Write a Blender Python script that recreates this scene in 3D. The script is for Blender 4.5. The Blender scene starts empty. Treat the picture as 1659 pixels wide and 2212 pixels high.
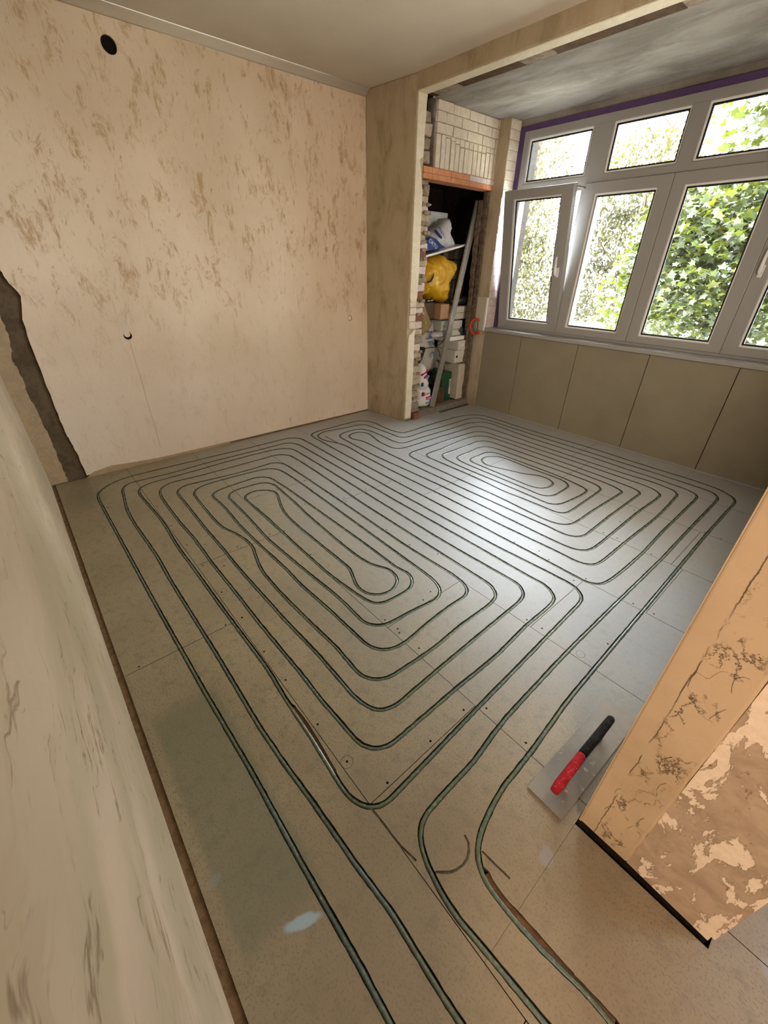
import bpy, bmesh, math, random
from mathutils import Vector, Matrix, geometry
from mathutils import noise as mnoise
import numpy as np

random.seed(7)
C = bpy.context.scene.collection
SC = bpy.context.scene

# ------------------------------------------------------------------ camera
CAM_H = 1.392
cam_d = bpy.data.cameras.new('camera')
cam = bpy.data.objects.new('camera', cam_d)
C.objects.link(cam)
YAW, PITCH, ROLL = -0.854598204, 0.545668429, 0.0162372624
cy, sy, cp, sp = math.cos(YAW), math.sin(YAW), math.cos(PITCH), math.sin(PITCH)
fw = Vector((sy * cp, cy * cp, -sp))
rt = Vector((cy, -sy, 0))
up = rt.cross(fw)
r2 = rt * math.cos(ROLL) + up * math.sin(ROLL)
u2 = up * math.cos(ROLL) - rt * math.sin(ROLL)
m = Matrix((r2, u2, -fw)).transposed().to_4x4()
m.translation = (0, 0, CAM_H)
cam.matrix_world = m
cam_d.sensor_fit = 'VERTICAL'
cam_d.sensor_height = 36
cam_d.lens = 36 * 877.967 / 2212
cam_d.clip_start = 0.01
SC.camera = cam

# ------------------------------------------------------------------ light
SC.view_settings.view_transform = 'Standard'
SC.view_settings.look = 'None'
SC.view_settings.gamma = 1
SC.view_settings.use_curve_mapping = False
SC.view_settings.exposure = 1.66
w = bpy.data.worlds.new('sky')
SC.world = w
w.use_nodes = True
bg = w.node_tree.nodes['Background']
bg.inputs[0].default_value = (0.84, 0.92, 1.03, 1)
bg.inputs[1].default_value = 21.0


def area(name, loc, aim, size, power, col, sy_=None, portal=False):
    d = bpy.data.lights.new(name, 'AREA')
    d.shape = 'RECTANGLE'
    d.size = size
    d.size_y = sy_ or size
    d.energy = power
    d.color = col
    if portal:
        d.cycles.is_portal = True
    o = bpy.data.objects.new(name, d)
    C.objects.link(o)
    o.location = loc
    o.rotation_euler = (Vector(aim) - Vector(loc)).to_track_quat('-Z', 'Y').to_euler()
    return o


area('window_portal', (-1.5, 4.17, 1.62), (-1.5, 0, 1.62), 2.75, 1, (1, 1, 1), 1.62, True)
sun_d = bpy.data.lights.new('sun', 'SUN')
sun_d.energy = 28.0
sun_d.angle = math.radians(1)
sun_d.color = (1.0, 0.93, 0.78)
sun = bpy.data.objects.new('sun', sun_d)
C.objects.link(sun)
sun.rotation_euler = Vector((0.55, 0.45, -0.8)).to_track_quat('-Z', 'Y').to_euler()
# work lamp in the next room, lighting the wall end and the doorway
area('hall_lamp', (0.95, -0.95, 1.55), (0.12, 0.8, 0.7), 0.35, 12, (1.0, 0.76, 0.56))
area('hall_window', (1.42, 1.75, 1.9), (0.2, 0.3, 0.0), 0.5, 5, (0.95, 0.93, 1.0))
# added fill light, hidden behind the wall end, to brighten the left wall
area('left_wall_fill', (-0.045, 2.35, 1.30), (-3.5, 2.05, 1.25), 0.35, 12.5, (1.0, 0.85, 0.68))

# ------------------------------------------------------------------ helpers


class MB:
    """collects shapes, then builds ONE mesh object"""

    def __init__(s):
        s.v, s.f, s.mi = [], [], []

    def add(s, vs, fs, mi=0, M=None):
        n = len(s.v)
        for p in vs:
            s.v.append(tuple(M @ Vector(p)) if M else tuple(p))
        for f in fs:
            s.f.append([i + n for i in f])
            s.mi.append(mi)
        return s

    def box(s, x0, x1, y0, y1, z0, z1, mi=0, M=None, j=0.0):
        vs = [(x, y, z) for x in (x0, x1) for y in (y0, y1) for z in (z0, z1)]
        if j:
            vs = [tuple(c + random.uniform(-j, j) for c in p) for p in vs]
        fs = [(0, 1, 3, 2), (4, 6, 7, 5), (0, 4, 5, 1), (2, 3, 7, 6), (0, 2, 6, 4), (1, 5, 7, 3)]
        return s.add(vs, fs, mi, M)

    def tube(s, pts, r, seg=8, mi=0, cap=True, closed=False):
        pts = [Vector(p) for p in pts]
        n0 = len(s.v)
        prev = None
        rs = r if isinstance(r, (list, tuple)) else [r] * len(pts)
        for i, p in enumerate(pts):
            a = pts[max(0, i - 1)]
            b = pts[min(len(pts) - 1, i + 1)]
            t = (b - a).normalized()
            if prev is None:
                n = t.orthogonal().normalized()
                if abs(t.z) < .9:
                    n = Vector((0, 0, 1)) - t * t.z
                    n.normalize()
            else:
                n = prev - t * prev.dot(t)
                n.normalize()
            prev = n
            bb = t.cross(n)
            for k in range(seg):
                an = 2 * math.pi * k / seg
                s.v.append(tuple(p + (n * math.cos(an) + bb * math.sin(an)) * rs[i]))
        for i in range(len(pts) - 1):
            for k in range(seg):
                a = n0 + i * seg + k
                b = n0 + i * seg + (k + 1) % seg
                s.f.append([a, b, b + seg, a + seg])
                s.mi.append(mi)
        if cap:
            s.f.append([n0 + k for k in reversed(range(seg))])
            s.mi.append(mi)
            e = n0 + (len(pts) - 1) * seg
            s.f.append([e + k for k in range(seg)])
            s.mi.append(mi)
        return s

    def prism(s, poly, d0, d1, ax='x', mi=0, mi_side=None):
        """poly: 2-D outline; extruded along ax from d0 to d1"""
        n = len(poly)

        def P(u, v, d):
            return (d, u, v) if ax == 'x' else ((u, d, v) if ax == 'y' else (u, v, d))
        vs = [P(u, v, d0) for u, v in poly] + [P(u, v, d1) for u, v in poly]
        k = len(s.v)
        s.v += vs
        s.f.append([k + i for i in range(n)])
        s.mi.append(mi)
        s.f.append([k + n + i for i in reversed(range(n))])
        s.mi.append(mi)
        for i in range(n):
            q = (i + 1) % n
            s.f.append([k + i, k + q, k + n + q, k + n + i])
            s.mi.append(mi if mi_side is None else mi_side)
        return s

    def build(s, name, mats, parent=None, bevel=0, smooth=False, seg=2):
        me = bpy.data.meshes.new(name)
        me.from_pydata(s.v, [], s.f)
        bm = bmesh.new()
        bm.from_mesh(me)
        bmesh.ops.recalc_face_normals(bm, faces=bm.faces)
        bm.to_mesh(me)
        bm.free()
        if not isinstance(mats, (list, tuple)):
            mats = [mats]
        for mt in mats:
            me.materials.append(mt)
        me.polygons.foreach_set('material_index', s.mi)
        if smooth:
            me.polygons.foreach_set('use_smooth', [True] * len(me.polygons))
        me.update()
        o = bpy.data.objects.new(name, me)
        C.objects.link(o)
        if parent:
            o.parent = parent
        if bevel:
            md = o.modifiers.new('bevel', 'BEVEL')
            md.width = bevel
            md.segments = seg
            md.limit_method = 'ANGLE'
            md.angle_limit = math.radians(35)
        return o


def tag(o, label, cat, group=None, kind=None):
    o['label'] = label
    o['category'] = cat
    if group:
        o['group'] = group
    if kind:
        o['kind'] = kind
    return o


def struct(o, label=None):
    o['kind'] = 'structure'
    if label:
        o['label'] = label
        o['category'] = 'room part'
    return o


def empty(name, loc=(0, 0, 0), rz=0):
    o = bpy.data.objects.new(name, None)
    C.objects.link(o)
    o.location = loc
    o.rotation_euler = (0, 0, rz)
    o.empty_display_size = .05
    return o


def subsurf(o, n=1):
    md = o.modifiers.new('sub', 'SUBSURF')
    md.levels = n
    md.render_levels = n
    return o


# ------------------------------------------------------------------ materials
class NT:
    def __init__(s, name):
        s.m = bpy.data.materials.new(name)
        s.m.use_nodes = True
        s.t = s.m.node_tree
        s.b = s.t.nodes['Principled BSDF']
        s.tc = s.n('ShaderNodeTexCoord')
        s.co = s.tc.outputs['Object']

    def n(s, ty, **kw):
        nd = s.t.nodes.new(ty)
        for k, v in kw.items():
            setattr(nd, k, v)
        return nd

    def L(s, a, b):
        if isinstance(a, (int, float)):
            b.default_value = a
        elif isinstance(a, tuple):
            b.default_value = a if len(a) == 4 else (*a, 1)
        else:
            s.t.links.new(a, b)

    def map(s, scale=(1, 1, 1), rot=(0, 0, 0), loc=(0, 0, 0), src=None):
        nd = s.n('ShaderNodeMapping')
        nd.inputs['Scale'].default_value = scale
        nd.inputs['Rotation'].default_value = rot
        nd.inputs['Location'].default_value = loc
        s.L(src or s.co, nd.inputs[0])
        return nd.outputs[0]

    def noise(s, scale, detail=4, rough=.6, vec=None, dist=0.0):
        nd = s.n('ShaderNodeTexNoise')
        nd.inputs['Scale'].default_value = scale
        nd.inputs['Detail'].default_value = detail
        nd.inputs['Roughness'].default_value = rough
        nd.inputs['Distortion'].default_value = dist
        s.L(vec or s.co, nd.inputs['Vector'])
        return nd.outputs['Fac']

    def ramp(s, v, a, b, lo=0.0, hi=1.0):
        nd = s.n('ShaderNodeMapRange', interpolation_type='SMOOTHSTEP')
        s.L(v, nd.inputs[0])
        nd.inputs[1].default_value = a
        nd.inputs[2].default_value = b
        nd.inputs[3].default_value = lo
        nd.inputs[4].default_value = hi
        return nd.outputs[0]

    def math(s, op, a, b=0.0, c=0.0):
        nd = s.n('ShaderNodeMath', operation=op)
        s.L(a, nd.inputs[0])
        s.L(b, nd.inputs[1])
        if op in ('MULTIPLY_ADD',):
            s.L(c, nd.inputs[2])
        return nd.outputs[0]

    def mix(s, f, a, b):
        nd = s.n('ShaderNodeMix', data_type='RGBA')
        s.L(f, nd.inputs[0])
        s.L(a, nd.inputs[6])
        s.L(b, nd.inputs[7])
        return nd.outputs[2]

    def xyz(s):
        nd = s.n('ShaderNodeSeparateXYZ')
        s.L(s.co, nd.inputs[0])
        return nd.outputs[0], nd.outputs[1], nd.outputs[2]

    def dist(s, x, y, p, q):
        a = s.math('SUBTRACT', x, p)
        b = s.math('SUBTRACT', y, q)
        return s.math('SQRT', s.math('ADD', s.math('MULTIPLY', a, a), s.math('MULTIPLY', b, b)))

    def out(s, col, rough=.8, spec=.3, bump=None, bs=.3, bd=.002, metal=0.0):
        s.L(col, s.b.inputs['Base Color'])
        s.L(rough, s.b.inputs['Roughness'])
        s.L(spec, s.b.inputs['Specular IOR Level'])
        s.L(metal, s.b.inputs['Metallic'])
        if bump is not None:
            nd = s.n('ShaderNodeBump')
            nd.inputs['Strength'].default_value = bs
            nd.inputs['Distance'].default_value = bd
            s.L(bump, nd.inputs['Height'])
            s.L(nd.outputs[0], s.b.inputs['Normal'])
        return s.m


def sm(name, col, rough=.6, spec=.3, var=.12, scale=8, metal=0.0, bs=.2):
    """simple material with mild procedural variation"""
    t = NT(name)
    n = t.noise(scale, 5)
    c2 = tuple(max(0, c * (1 - var * 2)) for c in col)
    return t.out(t.mix(t.ramp(n, .35, .7), col, c2), rough, spec, n, bs, .002, metal)

# centre lines measured on the floor, in millimetres
TRACK_A = "-79,139 -222,141 -492,136 -792,135 -1182,124 -1862,114 -3062,105 -3102,107 -3142,111 -3171,117 -3189,124 -3215,140 -3260,179 -3279,202 -3301,236 -3313,263 -3326,301 -3333,340 -3337,390 -3338,470 -3332,690 -3308,1319 -3308,1589 -3304,1639 -3297,1678 -3286,1706 -3275,1722 -3253,1741 -3227,1755 -3198,1762 -3168,1764 -2958,1765 -2588,1760 -1948,1756 -1358,1758 -1148,1761 -998,1765 -698,1784 -598,1787 -569,1785 -550,1781 -532,1772 -516,1761 -501,1747 -490,1731 -483,1713 -478,1684 -452,854 -435,425 -437,405 -443,386 -453,370 -466,356 -483,345 -510,335 -530,331 -560,329 -749,340 -939,344 -1059,352 -1129,354 -1579,347 -1899,346 -2149,343 -2249,345 -2449,354 -2529,355 -2629,352 -2928,338 -2988,338 -3018,340 -3047,346 -3074,359 -3090,371 -3103,385 -3117,411 -3123,430 -3127,460 -3134,809 -3145,1029 -3146,1119 -3144,1249 -3138,1389 -3133,1439 -3125,1478 -3116,1506 -3100,1531 -3087,1546 -3071,1558 -3045,1571 -3026,1576 -3006,1578 -2846,1580 -2186,1575 -1316,1563 -1116,1565 -786,1578 -757,1576 -738,1570 -713,1555 -692,1533 -680,1507 -673,1468 -667,1128 -658,768 -654,678 -655,648 -661,619 -668,601 -679,585 -694,572 -711,563 -739,554 -769,549 -799,546 -1019,548 -1298,536 -1778,529 -2008,533 -2278,532 -2598,540 -2758,541 -2828,545 -2848,548 -2867,554 -2892,569 -2911,591 -2923,618 -2926,637 -2927,657 -2914,777 -2894,925 -2889,985 -2887,1125 -2889,1205 -2894,1264 -2892,1284 -2887,1303 -2873,1329 -2859,1342 -2834,1357 -2795,1366 -2745,1370 -2475,1371 -2055,1368 -1405,1359 -1295,1361 -1085,1371 -1015,1373 -966,1369 -946,1366 -927,1360 -901,1346 -887,1333 -881,1325 -873,1307 -868,1278 -870,1198 -867,1098 -863,1038 -850,919 -847,879 -850,839 -857,810 -869,784 -881,768 -896,756 -914,746 -932,739 -961,734 -1221,728 -1451,716 -1621,720 -1911,710 -2111,707 -2211,709 -2420,721 -2530,721 -2620,717 -2649,721 -2667,729 -2675,734 -2682,741 -2693,756 -2701,775 -2705,794 -2716,853 -2729,1052 -2727,1072 -2722,1091 -2713,1109 -2702,1125 -2687,1138 -2671,1149 -2653,1157 -2634,1163 -2614,1165 -2554,1167 -2435,1175 -1545,1187 -1455,1187 -1285,1183 -1245,1185 -1187,1197 -1167,1196 -1149,1191 -1131,1182 -1115,1171 -1101,1156 -1091,1140 -1084,1121 -1081,1102 -1080,1082 -1085,982 -1089,963 -1096,945 -1107,929 -1123,917 -1140,909 -1169,901 -1228,892 -1318,882 -1407,874 -1467,871 -1787,872 -2137,880 -2267,878 -2407,874 -2457,876 -2476,881 -2494,889 -2509,901 -2515,908 -2528,935 -2531,954 -2530,973 -2526,993 -2518,1011 -2507,1028 -2495,1043 -2481,1057 -2465,1068 -2447,1076 -2428,1080 -2408,1080 -2379,1075 -2266,1033 -2219,1018 -2151,1000 -2092,990 -2012,984 -1902,981 -1422,985 -1403,982 -1374,973 -1292,937 -1263,929 -1244,927 -1214,929 -1195,934 -1178,944 -1163,957 -1145,980 -1137,998 -1132,1017 -1133,1046 -1138,1065 -1145,1083 -1156,1100 -1169,1115 -1185,1127 -1202,1135 -1222,1139 -1241,1141 -1261,1140 -1280,1135 -1332,1107 -1360,1097 -1389,1090 -1439,1083 -1528,1080 -1708,1084 -1948,1094 -2058,1101 -2197,1115 -2387,1123 -2507,1131 -2527,1130 -2546,1126 -2574,1115 -2597,1098 -2615,1075 -2624,1047 -2628,1017 -2631,907 -2628,878 -2622,859 -2613,842 -2601,826 -2586,813 -2560,800 -2540,796 -2521,795 -2301,791 -2151,785 -2001,776 -1921,774 -1611,787 -1302,808 -1192,809 -1072,804 -1053,807 -1034,813 -1009,829 -996,843 -985,860 -978,878 -974,897 -961,1037 -946,1145 -945,1165 -951,1194 -960,1211 -979,1233 -1005,1248 -1033,1258 -1062,1264 -1132,1269 -2392,1294 -2522,1294 -2652,1290 -2721,1283 -2741,1278 -2759,1271 -2776,1262 -2791,1249 -2809,1225 -2817,1207 -2823,1188 -2832,1129 -2846,960 -2850,870 -2851,800 -2849,760 -2845,730 -2836,702 -2827,684 -2809,661 -2793,648 -2767,635 -2738,627 -2699,623 -2639,619 -2389,612 -2289,612 -2229,617 -2190,625 -2113,649 -2065,660 -2006,669 -1956,672 -1926,671 -1886,664 -1780,635 -1722,622 -1672,615 -1612,611 -1502,609 -1362,611 -1193,618 -1013,628 -873,621 -843,624 -824,630 -799,644 -779,666 -766,692 -760,711 -757,731 -751,831 -747,931 -748,981 -757,1130 -754,1320 -757,1360 -762,1390 -769,1408 -780,1424 -795,1437 -820,1452 -839,1458 -869,1463 -1879,1465 -1999,1468 -2168,1478 -2508,1489 -2758,1493 -2888,1491 -2918,1487 -2937,1483 -2955,1475 -2979,1458 -2999,1435 -3008,1418 -3016,1400 -3021,1371 -3018,1191 -3020,861 -3023,771 -3037,632 -3038,582 -3036,562 -3031,543 -3024,524 -3014,507 -2994,486 -2978,474 -2960,464 -2942,457 -2913,449 -2854,442 -2714,437 -2504,435 -2414,436 -2214,443 -1904,437 -1554,439 -1364,438 -1014,445 -844,444 -654,452 -625,457 -607,465 -583,482 -572,498 -561,525 -557,555 -557,865 -552,1045 -551,1125 -564,1354 -562,1524 -565,1584 -572,1613 -581,1630 -602,1650 -628,1666 -656,1675 -675,1677 -755,1674 -1105,1674 -1805,1666 -2415,1671 -3045,1672 -3075,1671 -3105,1668 -3133,1660 -3151,1652 -3175,1634 -3195,1612 -3208,1586 -3211,1567 -3209,1467 -3222,967 -3221,837 -3208,688 -3206,638 -3209,568 -3219,428 -3220,349 -3214,320 -3204,303 -3191,289 -3166,273 -3138,263 -3108,257 -2880,227 -2791,218 -2691,215 -2571,216 -2181,227 -1891,222 -1301,225 -911,221 -761,226 -571,239 -381,247 -242,258 -72,254 21,256"
TRACK_B = "232,504 139,504 40,489 -30,484 -99,485 -119,488 -138,493 -156,502 -171,514 -184,529 -194,546 -202,565 -210,593 -225,662 -232,721 -236,891 -250,1111 -253,1221 -258,1941 -268,2861 -266,3331 -264,3461 -267,3501 -276,3539 -288,3566 -300,3582 -339,3614 -381,3640 -409,3651 -448,3658 -547,3668 -617,3672 -837,3669 -947,3670 -1057,3674 -1217,3682 -1337,3686 -1487,3684 -1866,3667 -2016,3663 -2136,3665 -2476,3682 -2516,3682 -2555,3676 -2584,3667 -2602,3658 -2635,3637 -2664,3609 -2692,3568 -2711,3522 -2728,3454 -2738,3375 -2745,3225 -2746,3055 -2743,2935 -2731,2756 -2729,2696 -2732,2646 -2738,2627 -2743,2619 -2755,2605 -2780,2589 -2808,2579 -2858,2571 -2917,2569 -3117,2579 -3147,2578 -3177,2574 -3196,2568 -3214,2560 -3247,2538 -3261,2524 -3274,2509 -3284,2492 -3291,2474 -3296,2434 -3296,2354 -3292,2074 -3288,2004 -3281,1955 -3275,1936 -3266,1918 -3255,1903 -3240,1890 -3223,1881 -3204,1875 -3154,1870 -3034,1869 -2694,1860 -2294,1859 -844,1866 -554,1864 -525,1868 -507,1876 -492,1888 -480,1903 -471,1921 -463,1950 -455,2019 -448,2159 -445,2379 -455,2709 -458,3299 -462,3369 -469,3397 -479,3413 -493,3427 -519,3441 -547,3451 -576,3457 -696,3468 -816,3474 -985,3471 -1175,3481 -1265,3483 -1385,3482 -1725,3475 -1885,3475 -2015,3483 -2214,3503 -2353,3515 -2393,3511 -2412,3505 -2430,3497 -2447,3486 -2462,3474 -2475,3459 -2491,3434 -2508,3397 -2518,3369 -2523,3350 -2528,3321 -2530,3251 -2527,3011 -2541,2661 -2536,2481 -2537,2461 -2543,2443 -2553,2427 -2568,2414 -2585,2404 -2613,2397 -2643,2394 -2683,2394 -2813,2400 -2933,2401 -2983,2397 -3012,2390 -3031,2384 -3057,2369 -3072,2357 -3084,2342 -3094,2325 -3100,2306 -3103,2286 -3102,2207 -3097,2167 -3088,2138 -3076,2111 -3064,2096 -3049,2083 -3022,2072 -2993,2065 -2953,2062 -2853,2059 -2634,2049 -2484,2047 -2324,2052 -1924,2070 -1774,2075 -1514,2077 -894,2075 -804,2078 -764,2081 -735,2086 -706,2096 -682,2112 -664,2135 -654,2163 -648,2202 -646,2282 -650,2802 -649,2892 -640,3082 -641,3172 -647,3201 -656,3218 -669,3232 -692,3251 -709,3261 -737,3271 -766,3277 -796,3280 -1196,3283 -1606,3281 -1826,3277 -2116,3268 -2206,3270 -2226,3268 -2245,3263 -2271,3249 -2287,3237 -2300,3223 -2316,3198 -2325,3169 -2329,3130 -2335,3010 -2340,2770 -2338,2610 -2341,2450 -2340,2370 -2335,2340 -2325,2312 -2314,2296 -2307,2290 -2291,2280 -2272,2275 -2242,2270 -2173,2266 -2003,2264 -1432,2267 -1312,2264 -1133,2255 -1033,2251 -993,2252 -953,2257 -934,2263 -916,2271 -900,2282 -886,2295 -874,2311 -866,2329 -860,2348 -855,2378 -852,2427 -854,2547 -853,2617 -840,3007 -842,3026 -845,3035 -850,3042 -864,3054 -891,3066 -930,3077 -969,3083 -1029,3089 -1239,3100 -1449,3101 -2029,3094 -2058,3089 -2076,3082 -2102,3067 -2123,3046 -2137,3020 -2142,3001 -2144,2982 -2137,2852 -2137,2672 -2140,2582 -2139,2552 -2135,2533 -2129,2514 -2118,2499 -2103,2486 -2085,2477 -2067,2471 -2038,2463 -1958,2455 -1818,2452 -1368,2458 -1138,2456 -1109,2458 -1090,2463 -1073,2473 -1053,2494 -1040,2520 -1032,2549 -1026,2589 -1011,2738 -1009,2808 -1014,2837 -1022,2854 -1035,2868 -1052,2878 -1070,2884 -1100,2891 -1208,2909 -1298,2917 -1418,2919 -1828,2917 -1867,2911 -1894,2900 -1902,2894 -1914,2880 -1925,2853 -1930,2823 -1926,2743 -1927,2684 -1925,2654 -1920,2635 -1910,2619 -1903,2612 -1886,2602 -1868,2596 -1848,2593 -1369,2588 -1329,2591 -1290,2600 -1264,2613 -1244,2635 -1232,2661 -1226,2681 -1224,2700 -1226,2730 -1234,2758 -1245,2774 -1268,2792 -1295,2804 -1324,2809 -1354,2807 -1382,2798 -1408,2784 -1457,2750 -1483,2735 -1700,2657 -1728,2649 -1758,2645 -1787,2649 -1806,2656 -1822,2666 -1837,2679 -1849,2695 -1861,2722 -1865,2741 -1865,2760 -1861,2780 -1853,2798 -1832,2831 -1818,2846 -1802,2857 -1784,2865 -1765,2871 -1736,2875 -1706,2876 -1506,2868 -1266,2875 -1227,2871 -1207,2866 -1189,2858 -1165,2842 -1151,2828 -1141,2811 -1136,2792 -1132,2763 -1131,2733 -1130,2633 -1134,2603 -1144,2575 -1160,2551 -1184,2535 -1203,2529 -1223,2526 -1322,2528 -1793,2526 -1893,2528 -1942,2533 -1962,2537 -1980,2543 -1997,2553 -2004,2559 -2011,2566 -2019,2583 -2025,2612 -2027,2642 -2025,2732 -2036,2852 -2035,2901 -2028,2930 -2020,2948 -2001,2970 -1985,2981 -1966,2988 -1937,2993 -1847,3001 -1617,3005 -1317,3013 -1197,3014 -1107,3012 -1048,3005 -1009,2995 -992,2986 -977,2973 -966,2958 -959,2939 -955,2910 -953,2870 -946,2510 -950,2460 -955,2441 -963,2424 -969,2416 -984,2404 -1001,2396 -1020,2392 -1220,2384 -1360,2371 -1420,2369 -1469,2372 -1599,2383 -1679,2386 -1829,2386 -2149,2380 -2169,2382 -2188,2387 -2205,2395 -2212,2401 -2219,2409 -2227,2426 -2232,2445 -2234,2464 -2234,2494 -2229,2574 -2229,2614 -2248,2813 -2254,2933 -2253,3013 -2247,3063 -2240,3092 -2228,3119 -2212,3144 -2198,3158 -2174,3175 -2155,3182 -2136,3186 -2106,3189 -2016,3193 -1926,3194 -1526,3190 -1306,3186 -1076,3179 -926,3172 -837,3165 -817,3162 -798,3156 -772,3142 -759,3129 -750,3112 -747,3093 -750,2633 -744,2313 -746,2283 -749,2264 -760,2236 -779,2214 -804,2199 -822,2193 -852,2189 -952,2190 -1281,2177 -1631,2171 -2231,2167 -2392,2168 -2672,2173 -2782,2173 -2821,2168 -2840,2163 -2895,2139 -2914,2134 -2934,2132 -2953,2134 -2972,2139 -2981,2143 -2996,2154 -3009,2169 -3018,2187 -3028,2215 -3030,2234 -3027,2264 -3020,2282 -3010,2299 -2988,2318 -2970,2327 -2951,2332 -2922,2334 -2893,2329 -2844,2318 -2757,2293 -2709,2283 -2669,2279 -2569,2277 -2539,2278 -2510,2285 -2486,2300 -2468,2323 -2461,2341 -2456,2360 -2450,2430 -2443,2840 -2429,3100 -2428,3230 -2425,3270 -2418,3309 -2406,3335 -2386,3356 -2361,3372 -2342,3379 -2323,3383 -2253,3386 -2173,3385 -1853,3373 -1293,3368 -973,3371 -903,3375 -804,3386 -744,3385 -704,3380 -645,3370 -626,3365 -608,3357 -593,3345 -575,3321 -568,3303 -563,3274 -550,3054 -544,2855 -545,2765 -556,2365 -558,2135 -562,2085 -565,2065 -571,2046 -580,2029 -587,2022 -610,2004 -638,1995 -667,1991 -787,1991 -1137,1975 -1297,1973 -1707,1973 -2147,1964 -2327,1965 -2517,1969 -2617,1973 -2746,1983 -2796,1984 -2836,1981 -2885,1971 -2923,1959 -2996,1927 -3034,1914 -3073,1905 -3113,1903 -3142,1907 -3170,1917 -3186,1928 -3206,1950 -3221,1976 -3231,2004 -3237,2033 -3238,2063 -3199,2299 -3196,2329 -3195,2379 -3193,2399 -3184,2427 -3173,2443 -3160,2458 -3135,2473 -3106,2480 -2807,2501 -2767,2503 -2717,2502 -2698,2504 -2679,2510 -2663,2520 -2649,2533 -2639,2550 -2630,2578 -2627,2618 -2628,2658 -2636,2768 -2637,2808 -2625,2977 -2621,3077 -2620,3177 -2622,3367 -2620,3447 -2613,3486 -2607,3505 -2598,3523 -2580,3546 -2556,3564 -2528,3574 -2489,3581 -2449,3585 -2389,3587 -1979,3577 -739,3574 -509,3566 -460,3562 -440,3559 -421,3553 -405,3543 -390,3530 -374,3505 -366,3487 -361,3468 -357,3428 -355,3328 -356,2878 -353,2388 -365,1698 -368,1438 -368,1288 -365,1078 -362,928 -356,838 -341,709 -339,519 -336,479 -331,460 -322,443 -310,428 -294,416 -277,406 -249,395 -181,381 -151,378 -121,378 141,397"
SCREW_PTS = "-2922,129 -2737,384 -2515,888 -2458,969 -2457,1339 -2439,379 -2439,1382 -2286,889 -2170,389 -2148,1155 -2115,885 -2111,886 -2110,470 -2060,1613 -2053,1414 -2053,1835 -2003,1393 -1983,1885 -1971,606 -1971,806 -1944,891 -1923,391 -1851,478 -1657,387 -1642,888 -1561,1382 -1443,-36 -1437,317 -1435,151 -1434,393 -1433,392 -1432,393 -1354,1381 -1279,2945 -1260,3331 -1258,3050 -1191,382 -1190,1443 -1024,2901 -1011,384 -1001,888 -999,1187 -981,1116 -978,1882 -925,897 -902,887 -837,1916 -786,894 -778,382 -757,1885 -686,2393 -677,2832 -675,2606 -609,387 -605,2399 -582,1394 -580,1825 -546,1888 -508,1400 -480,821 -479,645 -475,446 -430,891 -409,2390 -308,1887 -283,2893 -276,1541 -264,891 -256,1403 -216,1891 -195,2887"
EXTRA = [
    ("spur", "-3124,1970 -3001,1968 -2889,1969", 0.006, 0),
    ("arc", "-229,525 -211,520 -203,514 -191,497 -187,478 -188,458 -195,439 -205,422 -225,401", 0.0035, 0),
    ("armA", "-455,362 -406,366 -335,366 -276,378", 0.003, 0),
    ("sideD", "-135,503 -107,494 -67,492 23,498 114,501 203,509", 0.009, 1),
    ("sideL3", "-892,349 -832,351 -791,350 -700,344 -610,336", 0.008, 1),
    ("slotD", "-170,533 -87,541", 0.003, 0),
]

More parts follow.
